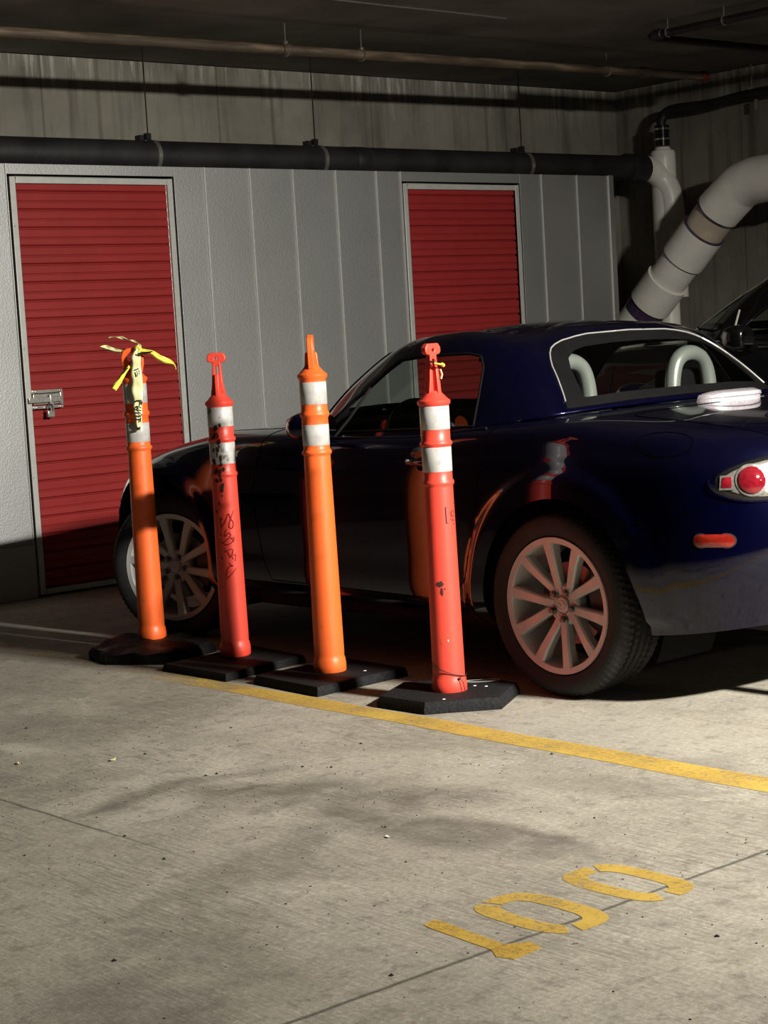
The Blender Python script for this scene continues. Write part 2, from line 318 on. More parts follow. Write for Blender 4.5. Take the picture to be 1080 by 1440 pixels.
class MB:
    def __init__(s): s.v = []; s.f = []; s.m = []
    def add(s, vs, fs, mi=0):
        b = len(s.v); s.v += [tuple(map(float, p)) for p in vs]; s.f += [tuple(b + i for i in f) for f in fs]; s.m += [mi] * len(fs)
    def box(s, c, d, rz=0.0, mat3=None, mi=0):
        x, y, z = d[0] / 2, d[1] / 2, d[2] / 2
        P = [Vector(p) for p in ((-x, -y, -z), (x, -y, -z), (x, y, -z), (-x, y, -z), (-x, -y, z), (x, -y, z), (x, y, z), (-x, y, z))]
        R = mat3 if mat3 is not None else Matrix.Rotation(rz, 3, 'Z')
        s.add([R @ p + Vector(c) for p in P], [(0, 3, 2, 1), (4, 5, 6, 7), (0, 1, 5, 4), (1, 2, 6, 5), (2, 3, 7, 6), (3, 0, 4, 7)], mi)
    def lathe(s, prof, n=48, axis='Z', c=(0, 0, 0), closed=False, mi=0):
        # prof: list of (r, h); rotated about axis
        vs = []
        for r, h in prof:
            for i in range(n):
                a = 2 * PI * i / n
                if axis == 'Z': p = (r * math.cos(a), r * math.sin(a), h)
                elif axis == 'X': p = (h, r * math.cos(a), r * math.sin(a))
                else: p = (r * math.cos(a), h, r * math.sin(a))
                vs.append((p[0] + c[0], p[1] + c[1], p[2] + c[2]))
        fs = []
        m = len(prof)
        for j in range(m if closed else m - 1):
            j2 = (j + 1) % m
            for i in range(n):
                k = (i + 1) % n
                fs.append((j * n + i, j * n + k, j2 * n + k, j2 * n + i))
        if not closed:
            if prof[0][0] > 1e-5: fs.append(tuple(range(n - 1, -1, -1)))
            if prof[-1][0] > 1e-5: fs.append(tuple((m - 1) * n + i for i in range(n)))
        s.add(vs, fs, mi)
    def tube(s, pts, r, n=10, cap=True, closed=False, mi=0, flat=1.0, up=None):
        pts = [Vector(p) for p in pts]; N = len(pts)
        rs = r if isinstance(r, (list, tuple)) else [r] * N
        vs = []; nrm = None
        for i, p in enumerate(pts):
            if closed: t = (pts[(i + 1) % N] - pts[i - 1])
            else: t = pts[min(i + 1, N - 1)] - pts[max(i - 1, 0)]
            if t.length < 1e-9: t = Vector((0, 0, 1))
            t.normalize()
            if up is not None: nrm = Vector(up) - t * t.dot(Vector(up))
            elif nrm is None:
                a = Vector((0, 0, 1)) if abs(t.z) < 0.9 else Vector((1, 0, 0)); nrm = a - t * t.dot(a)
            else: nrm = nrm - t * t.dot(nrm)
            nrm.normalize(); bn = t.cross(nrm)
            for k in range(n):
                a = 2 * PI * k / n
                vs.append(p + (nrm * math.cos(a) * flat + bn * math.sin(a)) * rs[i])
        fs = []
        for j in range(N if closed else N - 1):
            j2 = (j + 1) % N
            for i in range(n):
                k = (i + 1) % n
                fs.append((j * n + i, j * n + k, j2 * n + k, j2 * n + i))
        if cap and not closed:
            fs.append(tuple(range(n - 1, -1, -1))); fs.append(tuple((N - 1) * n + i for i in range(n)))
        s.add(vs, fs, mi)
    def prism(s, outline, z0, z1, inset=0.0, mi=0, fn=None):
        # outline xy list ccw; top may be inset towards the centroid
        cx = sum(p[0] for p in outline) / len(outline); cy = sum(p[1] for p in outline) / len(outline)
        n = len(outline)
        T = []
        for x, y in outline:
            d = math.hypot(x - cx, y - cy); k = (d - inset) / d
            T.append((cx + (x - cx) * k, cy + (y - cy) * k, z1))
        B = [(x, y, z0) for x, y in outline]
        vs = B + T
        if fn: vs = [fn(p) for p in vs]
        s.add(vs, [tuple(range(n - 1, -1, -1)), tuple(range(n, 2 * n))] + [(i, (i + 1) % n, n + (i + 1) % n, n + i) for i in range(n)], mi)
    def build(s, name, mats, parent=None, smooth=40, loc=None, rot=None, bevel=0.0, solid=0.0):
        me = bpy.data.meshes.new(name)
        me.from_pydata(s.v, [], s.f); me.validate(verbose=False)
        if not isinstance(mats, (list, tuple)): mats = [mats]
        for m in mats: me.materials.append(m)
        if len(mats) > 1 and len(me.polygons) == len(s.m): me.polygons.foreach_set('material_index', s.m)
        bm = bmesh.new(); bm.from_mesh(me)
        bmesh.ops.remove_doubles(bm, verts=bm.verts, dist=1e-6)
        bmesh.ops.recalc_face_normals(bm, faces=bm.faces)
        ang = math.radians(smooth)
        for f in bm.faces: f.smooth = smooth > 0
        for e in bm.edges:
            if len(e.link_faces) == 2 and e.calc_face_angle(0) > ang: e.smooth = False
        bm.to_mesh(me); bm.free()
        o = bpy.data.objects.new(name, me); COL.objects.link(o)
        if parent: o.parent = parent
        if loc: o.location = loc
        if rot: o.rotation_euler = rot
        if solid:
            md = o.modifiers.new('solid', 'SOLIDIFY'); md.thickness = solid; md.offset = -1
        if bevel:
            md = o.modifiers.new('bevel', 'BEVEL'); md.width = bevel; md.segments = 3; md.limit_method = 'ANGLE'; md.angle_limit = math.radians(40)
        return o

def catmull(pts, n=8):
    P = [Vector(p) for p in pts]; out = []
    for i in range(len(P) - 1):
        p0 = P[max(i - 1, 0)]; p1 = P[i]; p2 = P[i + 1]; p3 = P[min(i + 2, len(P) - 1)]
        for k in range(n):
            t = k / n
            out.append(0.5 * ((2 * p1) + (p2 - p0) * t + (2 * p0 - 5 * p1 + 4 * p2 - p3) * t * t + (3 * p1 - p0 - 3 * p2 + p3) * t ** 3))
    out.append(P[-1]); return out

def struct(o): o['kind'] = 'structure'; return o
# ------------------------------------------------------------------ car body
def pchip(xs, ys, x):
    xs = np.asarray(xs, float); ys = np.asarray(ys, float)
    o = np.argsort(xs); xs = xs[o]; ys = ys[o]
    h = np.diff(xs); d = np.diff(ys) / h
    m = np.zeros(len(xs)); m[0] = d[0]; m[-1] = d[-1]
    for i in range(1, len(xs) - 1):
        if d[i - 1] * d[i] > 0:
            w1 = 2 * h[i] + h[i - 1]; w2 = h[i] + 2 * h[i - 1]
            m[i] = (w1 + w2) / (w1 / d[i - 1] + w2 / d[i])
    x = np.clip(np.asarray(x, float), xs[0], xs[-1])
    i = np.clip(np.searchsorted(xs, x) - 1, 0, len(xs) - 2)
    t = (x - xs[i]) / h[i]
    return (ys[i] * (1 + 2 * t) * (1 - t) ** 2 + m[i] * h[i] * t * (1 - t) ** 2 + ys[i + 1] * t * t * (3 - 2 * t) - m[i + 1] * h[i] * t * t * (1 - t))

YF0, YR0 = 2.40, -0.38
UF, UR = 0.14, 0.86
# level: front extreme, rear extreme, W(y) knots, z(y) knots
LV = [
 (3.00, -0.80, [(-.9, .78), (-.36, .79), (.4, .755), (1.8, .755), (2.7, .78), (3.1, .78)], [(-.87, .295), (-.36, .232), (.4, .19), (1.8, .185), (2.7, .20), (3.1, .22)]),
 (3.07, -0.865, [(-.9, .85), (-.36, .856), (.0, .852), (.5, .832), (1.1, .826), (1.8, .832), (2.33, .848), (2.8, .845), (3.1, .84)], [(-.87, .45), (-.36, .405), (.45, .27), (1.8, .265), (2.7, .33), (3.1, .36)]),
 (3.10, -0.885, [(-.9, .852), (-.36, .859), (0, .859), (.5, .839), (1.1, .833), (1.8, .839), (2.33, .857), (2.8, .85)], [(-.87, .56), (-.36, .53), (.45, .43), (1.8, .43), (2.7, .46), (3.1, .47)]),
 (3.08, -0.87, [(-.9, .840), (-.36, .849), (0, .852), (.5, .840), (1.1, .834), (1.8, .840), (2.33, .852), (2.8, .838)], [(-.87, .70), (-.36, .69), (.4, .65), (1.8, .65), (2.33, .64), (2.8, .58), (3.1, .54)]),
 (3.02, -0.85, [(-.9, .80), (-.3, .825), (0, .832), (.5, .828), (1.1, .818), (1.8, .822), (2.33, .82), (2.8, .80)], [(-.87, .785), (-.5, .80), (0, .81), (.5, .785), (1.1, .77), (1.8, .78), (2.33, .755), (2.7, .685), (3.0, .61)]),
 (2.93, -0.83, [(-.9, .70), (-.3, .755), (0, .765), (.4, .77), (.8, .775), (1.2, .77), (1.6, .76), (2.2, .745), (2.8, .70)], [(-.87, .83), (-.6, .862), (-.3, .888), (0, .905), (.4, .89), (.8, .862), (1.2, .856), (1.6, .868), (1.9, .868), (2.2, .835), (2.5, .77), (2.8, .68), (3.0, .60)]),
 (2.84, -0.79, [(-.9, .47), (0, .5), (2.2, .5), (2.8, .46)], [(-.85, .856), (-.6, .884), (-.3, .912), (0, .93), (.4, .90), (.8, .87), (1.2, .87), (1.6, .90), (1.9, .888), (2.2, .852), (2.5, .787), (2.8, .70), (3., .62)]),
 (2.75, -0.73, [(-1, 0), (3.2, 0)], [(-.84, .865), (-.6, .893), (-.3, .92), (0, .94), (.4, .90), (.8, .87), (1.2, .88), (1.6, .925), (1.9, .912), (2.2, .878), (2.5, .815), (2.8, .725), (3., .64)]),
]
NF, NR = 2.25, 3.2
def level_pts(k, u):
    EF, ER, W, Zk = LV[k]
    y = np.empty_like(u); c = np.ones_like(u)
    f = u < UF; r = u > UR; s = ~(f | r)
    y[s] = YF0 + (YR0 - YF0) * (u[s] - UF) / (UR - UF)
    th = (UF - u[f]) / UF * PI / 2
    y[f] = YF0 + (EF - YF0) * np.sin(th) ** (2 / NF); c[f] = np.maximum(np.cos(th), 0) ** (2 / NF)
    th = (u[r] - UR) / (1 - UR) * PI / 2
    y[r] = YR0 + (ER - YR0) * np.sin(th) ** (2 / NR); c[r] = np.maximum(np.cos(th), 0) ** (2 / NR)
    w = pchip(*zip(*W), y); z = pchip(*zip(*Zk), y)
    return np.stack([-w * c, y, z], -1)

def cr_interp(P, v):
    # P: (K, N, 3) incl phantom ends; v (N,) in [0, K-3]
    i = np.clip(v.astype(int), 0, P.shape[0] - 4); t = (v - i)[:, None]
    n = np.arange(P.shape[1])
    p0, p1, p2, p3 = P[i, n], P[i + 1, n], P[i + 2, n], P[i + 3, n]
    return 0.5 * (2 * p1 + (p2 - p0) * t + (2 * p0 - 5 * p1 + 4 * p2 - p3) * t * t + (3 * p1 - p0 - 3 * p2 + p3) * t ** 3)

def body_S(u, v):
    P = np.stack([level_pts(k, u) for k in range(len(LV))])
    lo = 2 * P[0] - P[1]; hi = P[-2].copy(); hi[:, 0] *= -1
    Q = cr_interp(np.concatenate([lo[None], P, hi[None]]), v)
    # flared lips round the wheel arches
    for cy in (-.025, 2.345):
        r = np.hypot(Q[:, 1] - cy, Q[:, 2] - 0.315)
        t = np.clip((0.475 - r) / 0.06, 0, 1); t = t * t * (3 - 2 * t)
        Q[:, 0] -= 0.014 * t * (Q[:, 0] < -0.6) * (v > 0.2)
    return Q

GU = [0, .10, .20, .28, .36, .50, .64, .72, .80, .90, 1.0]
G0 = [(0, 1.80, .93), (-.42, 1.67, .905), (-.66, 1.46, .88), (-.735, 1.34, .868), (-.752, 1.12, .857), (-.765, .80, .86), (-.755, .48, .885), (-.72, .32, .905), (-.635, .185, .925), (-.34, .105, .942), (0, .075, .948)]
G1 = [(0, 1.49, 1.095), (-.42, 1.39, 1.078), (-.612, 1.235, 1.05), (-.655, 1.12, 1.035), (-.68, .98, 1.03), (-.69, .78, 1.035), (-.68, .54, 1.035), (-.655, .41, 1.04), (-.575, .305, 1.05), (-.32, .24, 1.075), (0, .225, 1.08)]
G2 = [(0, 1.18, 1.212), (-.36, 1.155, 1.203), (-.505, 1.09, 1.186), (-.55, 1.00, 1.188), (-.568, .88, 1.20), (-.577, .72, 1.205), (-.567, .57, 1.192), (-.545, .485, 1.172), (-.465, .420, 1.168), (-.26, .40, 1.200), (0, .385, 1.208)]
G3 = [(0, 1.02, 1.238), (-.26, .99, 1.236), (-.37, .95, 1.230), (-.39, .90, 1.231), (-.40, .82, 1.234), (-.405, .73, 1.235), (-.40, .63, 1.226), (-.38, .56, 1.216), (-.33, .52, 1.214), (-.19, .51, 1.232), (0, .505, 1.237)]
G4 = [(0, .88, 1.250), (0, .86, 1.251), (0, .83, 1.252), (0, .80, 1.252), (0, .77, 1.252), (0, .74, 1.252), (0, .70, 1.251), (0, .67, 1.250), (0, .65, 1.249), (0, .63, 1.248), (0, .615, 1.247)]
def gh_S(u, v):
    P = []
    for G in (G0, G1, G2, G3, G4):
        a = np.array(G, float)
        # catmull-rom over u knots, smooth
        P.append(np.stack([pchip(GU, a[:, j], u) for j in range(3)], -1))
    P = np.stack(P)
    lo = 2 * P[0] - P[1]; hi = P[-2].copy(); hi[:, 0] *= -1; hi[:, 1] = P[-1][:, 1]
    return cr_interp(np.concatenate([lo[None], P, hi[None]]), v)

def sd_poly(px, py, poly, r=0.0):
    P = np.array(poly, float); n = len(P)
    d = np.full(px.shape, 1e9); s = np.ones(px.shape)
    for i in range(n):
        a = P[i]; b = P[i - 1]; ex, ey = b - a
        wx = px - a[0]; wy = py - a[1]
        t = np.clip((wx * ex + wy * ey) / (ex * ex + ey * ey), 0, 1)
        d = np.minimum(d, (wx - ex * t) ** 2 + (wy - ey * t) ** 2)
        c1 = py >= a[1]; c2 = py < b[1]; c3 = ex * wy > ey * wx
        s = np.where((c1 & c2 & c3) | (~c1 & ~c2 & ~c3), -s, s)
    return s * np.sqrt(d) - r

def cut_surface(S, us, vs, regions, default):
    """regions: list of (name, sdf(P)); returns dict name -> (verts, faces) and shared boundary edges"""
    nu, nv = len(us), len(vs)
    U, V = np.meshgrid(us, vs, indexing='ij'); U = U.ravel().copy(); V = V.ravel().copy()
    P = S(U, V)
    idx = np.arange(nu * nv).reshape(nu, nv)
    F = np.stack([idx[:-1, :-1], idx[1:, :-1], idx[1:, 1:], idx[:-1, 1:]], -1).reshape(-1, 4)
    C = P[F].mean(1)
    lab = np.full(len(F), len(regions))
    D = [fn(C) for _, fn in regions]
    for i in range(len(regions) - 1, -1, -1): lab[D[i] < 0] = i
    # snap vertices on borders
    vmin = np.full(len(P), 99); vmax = np.full(len(P), -1)
    for k in range(4):
        np.minimum.at(vmin, F[:, k], lab); np.maximum.at(vmax, F[:, k], lab)
    B = np.where(vmin != vmax)[0]
    for i in range(len(regions)):
        b = B[vmin[B] == i]
        if len(b) == 0: continue
        u, v = U[b], V[b]; h = 1e-4
        u0, v0 = u.copy(), v.copy()
        du_lim = np.abs(np.diff(us)).max() * 0.75; dv_lim = np.abs(np.diff(vs)).max() * 0.75
        for _ in range(4):
            d = regions[i][1](S(u, v))
            gu = (regions[i][1](S(np.clip(u + h, 0, 1), v)) - d) / h
            gv = (regions[i][1](S(u, np.clip(v + h * 10, 0, vs[-1]))) - d) / (h * 10)
            # scale-aware step: weight u and v by cell size
            wu = du_lim ** 2; wv = dv_lim ** 2
            den = gu * gu * wu + gv * gv * wv + 1e-12
            su = -d * gu * wu / den; sv = -d * gv * wv / den
            u = np.clip(np.clip(u + su, u0 - du_lim, u0 + du_lim), 0, 1); v = np.clip(np.clip(v + sv, v0 - dv_lim, v0 + dv_lim), vs[0], vs[-1])
        U[b] = u; V[b] = v
    P = S(U, V)
    names = [r[0] for r in regions] + [default]
    out = {}
    for i, nme in enumerate(names):
        f = F[lab == i]
        if len(f): out.setdefault(nme, []).append(f)
    out = {k: np.concatenate(v) for k, v in out.items()}
    # border edges
    ed = {}
    for f, l in zip(F, lab):
        for k in range(4):
            e = (min(f[k], f[(k + 1) % 4]), max(f[k], f[(k + 1) % 4])); ed.setdefault(e, []).append(l)
    bord = [(e, tuple(sorted((names[a[0]], names[a[1]])))) for e, a in ed.items() if len(a) == 2 and a[0] != a[1]]
    return P, out, bord

def surf_obj(name, P, faces_list, mats, parent, warp, solid=0.0, mats_idx=None, mirror=None):
    """faces_list: list of (P, F, mi)"""
    mb = MB()
    for (p, f, mi) in faces_list:
        used = np.unique(f); mp = {int(a): i for i, a in enumerate(used)}
        mb.add([warp(q) for q in p[used]], [tuple(mp[int(a)] for a in q) for q in f], mi)
    o = mb.build(name, mats, parent, smooth=50)
    if solid:
        md = o.modifiers.new('solid', 'SOLIDIFY'); md.thickness = solid; md.offset = -1
    return o

def mir(P): Q = P.copy(); Q[:, 0] *= -1; return Q
def rev(F): return F[:, ::-1]

US = np.concatenate([np.linspace(0, UF, 34)[:-1], np.linspace(UF, UR, 250)[:-1], np.linspace(UR, 1, 44)])
VS = np.linspace(0, 7, 78)
GUS = np.linspace(0, 1, 230); GVS = np.linspace(0, 4, 110)
ARCH_R = 0.352
def circ_sd(cy, cz, R):
    return lambda P: np.where(P[:, 0] < -0.5, np.hypot(P[:, 1] - cy, P[:, 2] - cz) - R, 1.0)
def box2(px, py, cx, cy, hx, hy, r):
    qx = np.abs(px - cx) - hx + r; qy = np.abs(py - cy) - hy + r
    return np.hypot(np.maximum(qx, 0), np.maximum(qy, 0)) + np.minimum(np.maximum(qx, qy), 0) - r
DOOR = [(1.60, .97), (1.625, .77), (1.655, .62), (1.61, .38), (1.56, .30), (.54, .29), (.44, .36), (.36, .6), (.34, .78), (.30, .97)]
def guard(fn, cond): return lambda P: np.where(cond(P), fn(P), 1.0)
BODY_REG = [
 ('void', circ_sd(-.025, .315, ARCH_R)), ('void', circ_sd(2.352, .325, ARCH_R + .040)),
 ('void', guard(lambda P: box2(P[:, 0], P[:, 1], 0, .86, .715, .76, .10), lambda P: P[:, 2] > .83)),
 ('fuel_lid', guard(lambda P: (np.sqrt(((P[:, 1] + .455) / .100) ** 2 + (((P[:, 2] - .846) * .78 + (.790 + P[:, 0]) * .62) / .050) ** 2) - 1) * .050, lambda P: P[:, 0] < -.6)),
 ('door', guard(lambda P: sd_poly(P[:, 1], P[:, 2], DOOR), lambda P: P[:, 0] < -.6)),
 ('trunk_lid', guard(lambda P: box2(P[:, 0], P[:, 1], 0, -.47, .60, .34, .07), lambda P: P[:, 2] > .79)),
 ('hood', guard(lambda P: box2(P[:, 0], P[:, 1], 0, 2.25, .67, .62, .05), lambda P: P[:, 2] > .62)),
 ('rear_bumper', lambda P: sd_poly(P[:, 1], P[:, 2], [(-.16, .0), (-.16, .595), (-.50, .60), (-.70, .68), (-1.2, .70), (-1.2, 0)])),
 ('front_bumper', lambda P: sd_poly(P[:, 1], P[:, 2], [(2.45, .0), (2.45, .56), (2.9, .60), (3.3, .62), (3.3, 0)])),
 ('side_sill', lambda P: sd_poly(P[:, 1], P[:, 2], [(.30, .0), (.40, .285), (1.9, .29), (2.0, 0)])),
]
WS = [(-.655, .915), (-.505, 1.160), (-.3, 1.183), (.3, 1.183), (.505, 1.160), (.655, .915), (.3, .940), (-.3, .940)]
SW = [(1.34, .872), (1.18, 1.0), (1.04, 1.10), (.97, 1.138), (.82, 1.149), (.60, 1.151), (.535, 1.140), (.503, 1.10), (.47, 1.0), (.452, .897)]
def sym(L): return L + [(-x, z) for x, z in L[::-1] if abs(x) > 1e-6]
RGO = sym([(0, .962), (-.3, .958), (-.565, .945), (-.54, .989), (-.52, 1.028), (-.485, 1.09), (-.465, 1.115), (-.445, 1.135), (-.42, 1.153), (-.39, 1.166), (-.35, 1.178), (-.28, 1.190), (-.215, 1.197), (0, 1.202)])
RGI = sym([(0, .990), (-.3, .987), (-.475, .978), (-.455, 1.03), (-.43, 1.08), (-.40, 1.115), (-.35, 1.140), (-.29, 1.152), (-.15, 1.160), (0, 1.162)])
def rg_sd(P): return sd_poly(P[:, 0], P[:, 2], RGO)
def rgi_sd(P): return sd_poly(P[:, 0], P[:, 2], RGI)
GH_REG = [
 ('rear_border_in', guard(rgi_sd, lambda P: P[:, 1] < .47)),
 ('rear_border', guard(rg_sd, lambda P: P[:, 1] < .47)),
 ('windshield', guard(lambda P: sd_poly(P[:, 0], P[:, 2], WS), lambda P: P[:, 1] > .98)),
 ('side_window', guard(lambda P: sd_poly(P[:, 1], P[:, 2], SW), lambda P: P[:, 0] < -.45)),
 ('belt_cut', lambda P: P[:, 2] * 0 + 1),
]
_bodycache = {}
def body_cut():
    if not _bodycache:
        _bodycache['b'] = cut_surface(body_S, US, VS, BODY_REG, 'body_shell')
        _bodycache['g'] = cut_surface(gh_S, GUS, GVS, GH_REG, 'hardtop')
    return _bodycache['b'], _bodycache['g']

def make_wheel(parent, loc, steer, side, wp=1.0, scale=1.0):
    """side -1: outer face to -X. tyre is the part, rim etc. its sub-parts"""
    R = .308; s = side
    t = MB()
    # tyre section (r, x) x outward positive before side flip
    prof = [(.228, .083), (.236, .095), (.255, .1025), (.275, .1035), (.290, .099), (.3005, .091), (.306, .078), (.3078, .06)]
    inner = [(r, -x) for r, x in prof[::-1]]
    def ring(r0, x): return (r0, x)
    gro = []
    for x in (.045, .015, -.015, -.045):
        gro += [(.308, x + .007), (.301, x + .005), (.301, x - .005), (.308, x - .007)]
    full = prof + gro + inner
    n = 240
    vs = []; fs = []
    for j, (r, x) in enumerate(full):
        for i in range(n):
            a = 2 * PI * i / n
            rr = r
            ph = i + (2 if abs(x) < .05 and x > 0 else 0)
            if r > .2995 and abs(x) > .02 and (i + int(abs(x) * 60)) % 3 == 0: rr = r - .0045
            vs.append((s * x, rr * math.cos(a), rr * math.sin(a)))
    m = len(full)
    for j in range(m - 1):
        for i in range(n):
            k = (i + 1) % n; fs.append((j * n + i, j * n + k, (j + 1) * n + k, (j + 1) * n + i))
    t.add(vs, fs)
    tyre = t.build('tyre', M['tyre'], parent, smooth=25, loc=loc, rot=(0, 0, steer))
    tyre.scale = (scale, scale, scale)
    # rim barrel + lip
    b = MB()
    b.lathe([(.2100, s * .0925), (.2200, s * .094), (.2285, s * .096), (.2300, s * .091), (.2250, s * .084), (.2215, s * .066), (.2080, s * .040), (.1980, s * -.02), (.2050, s * -.07), (.2285, s * -.094), (.2235, s * -.098), (.1985, s * -.074), (.1900, s * -.02), (.1980, s * .034), (.2060, s * .060), (.2070, s * .088)], 96, 'X', closed=True)
    # ten spokes
    for k in range(10):
        a = 2 * PI * (k + 0.25) / 10 + (0.0 if side < 0 else 0.3)
        er = Vector((0, math.cos(a), math.sin(a))); et = Vector((0, -math.sin(a), math.cos(a))); ex = Vector((s, 0, 0))
        off = 0.010 * (1 if k % 2 else -1)
        secs = [(.040, .016, .063, .036, off*.5), (.075, .0155, .070, .040, off * .6), (.120, .0165, .079, .046, off*.3), (.170, .0190, .088, .052, 0), (.205, .0220, .092, .048, 0), (.222, .0240, .093, .046, 0)]
        v = []
        for (r, w, xo, xi, of) in secs:
            for (dw, dx) in ((-w, xo - .006), (-w * .72, xo), (w * .72, xo), (w, xo - .006), (w * .9, xi), (-w * .9, xi)):
                v.append(er * r + et * (dw + of) + ex * dx)
        f = []
        for j in range(len(secs) - 1):
            for i in range(6): f.append((j * 6 + i, j * 6 + (i + 1) % 6, (j + 1) * 6 + (i + 1) % 6, (j + 1) * 6 + i))
        f += [tuple(range(5, -1, -1)), tuple(30 + i for i in range(6))]
        b.add(v, f)
    # hub
    b.lathe([(.0, s * .058), (.030, s * .058), (.034, s * .062), (.062, s * .060), (.070, s * .052), (.072, s * .02), (.0, s * .02)], 48, 'X')
    rim = b.build('alloy_rim', M['alloy'], tyre, smooth=35)
    tag(rim, 'ten-spoke silver alloy rim')
    for k in range(5):
        a = 2 * PI * (k + .5) / 5 + .2
        c = (s * .060, .0485 * math.cos(a), .0485 * math.sin(a))
        q = MB(); q.lathe([(.0150, s * 0), (.0150, s * .003), (.0125, s * .003), (.0105, s * .004), (.0100, s * .018), (.0075, s * .021), (.0, s * .021)], 6, 'X', c); q.lathe([(.0165, 0), (.0165, s * .004), (.0130, s * .004), (.0130, 0)], 24, 'X', c, closed=True)
        q.build('lug_nut', M['nut'], tyre, smooth=20)
    q = MB(); q.lathe([(.027, s * .060), (.027, s * .066), (.024, s * .069), (.0, s * .070)], 36, 'X')
    # oval emblem with a small winged stroke
    ov = [(s * .0705, .0185 * math.cos(2 * PI * i / 28), .0145 * math.sin(2 * PI * i / 28)) for i in range(28)]
    q.tube(ov, .0014, 6, closed=True)
    q.tube([(s * .071, -.017, .004), (s * .071, -.008, .005), (s * .071, -.0, -.006), (s * .071, .008, .005), (s * .071, .017, .004)], .0016, 6)
    q.build('centre_cap', M['alloy'], tyre, smooth=35)
    q = MB(); q.lathe([(.070, s * .012), (.138, s * .012), (.140, s * .008), (.140, s * -.008), (.138, s * -.012), (.070, s * -.012)], 64, 'X', closed=True)
    q.lathe([(.0, s * .022), (.066, s * .022), (.070, s * .012), (.070, s * -.012), (.0, s * -.012)], 40, 'X')
    q.build('brake_disc', M['disc'], tyre, smooth=35)
    q = MB()
    v = []; f = []
    nseg = 12
    for i in range(nseg + 1):
        a = math.radians(-35 + 70 * i / nseg)
        for (r, x) in ((.100, .034), (.158, .030), (.162, .0), (.158, -.04), (.100, -.04)):
            v.append((s * x, -r * math.cos(a), r * math.sin(a)))
    for i in range(nseg):
        for k in range(5): f.append((i * 5 + k, i * 5 + (k + 1) % 5, (i + 1) * 5 + (k + 1) % 5, (i + 1) * 5 + k))
    f += [tuple(range(4, -1, -1)), tuple(nseg * 5 + i for i in range(5))]
    q.add(v, f); q.build('brake_caliper', M['caliper'], tyre, smooth=35)
    return tyre

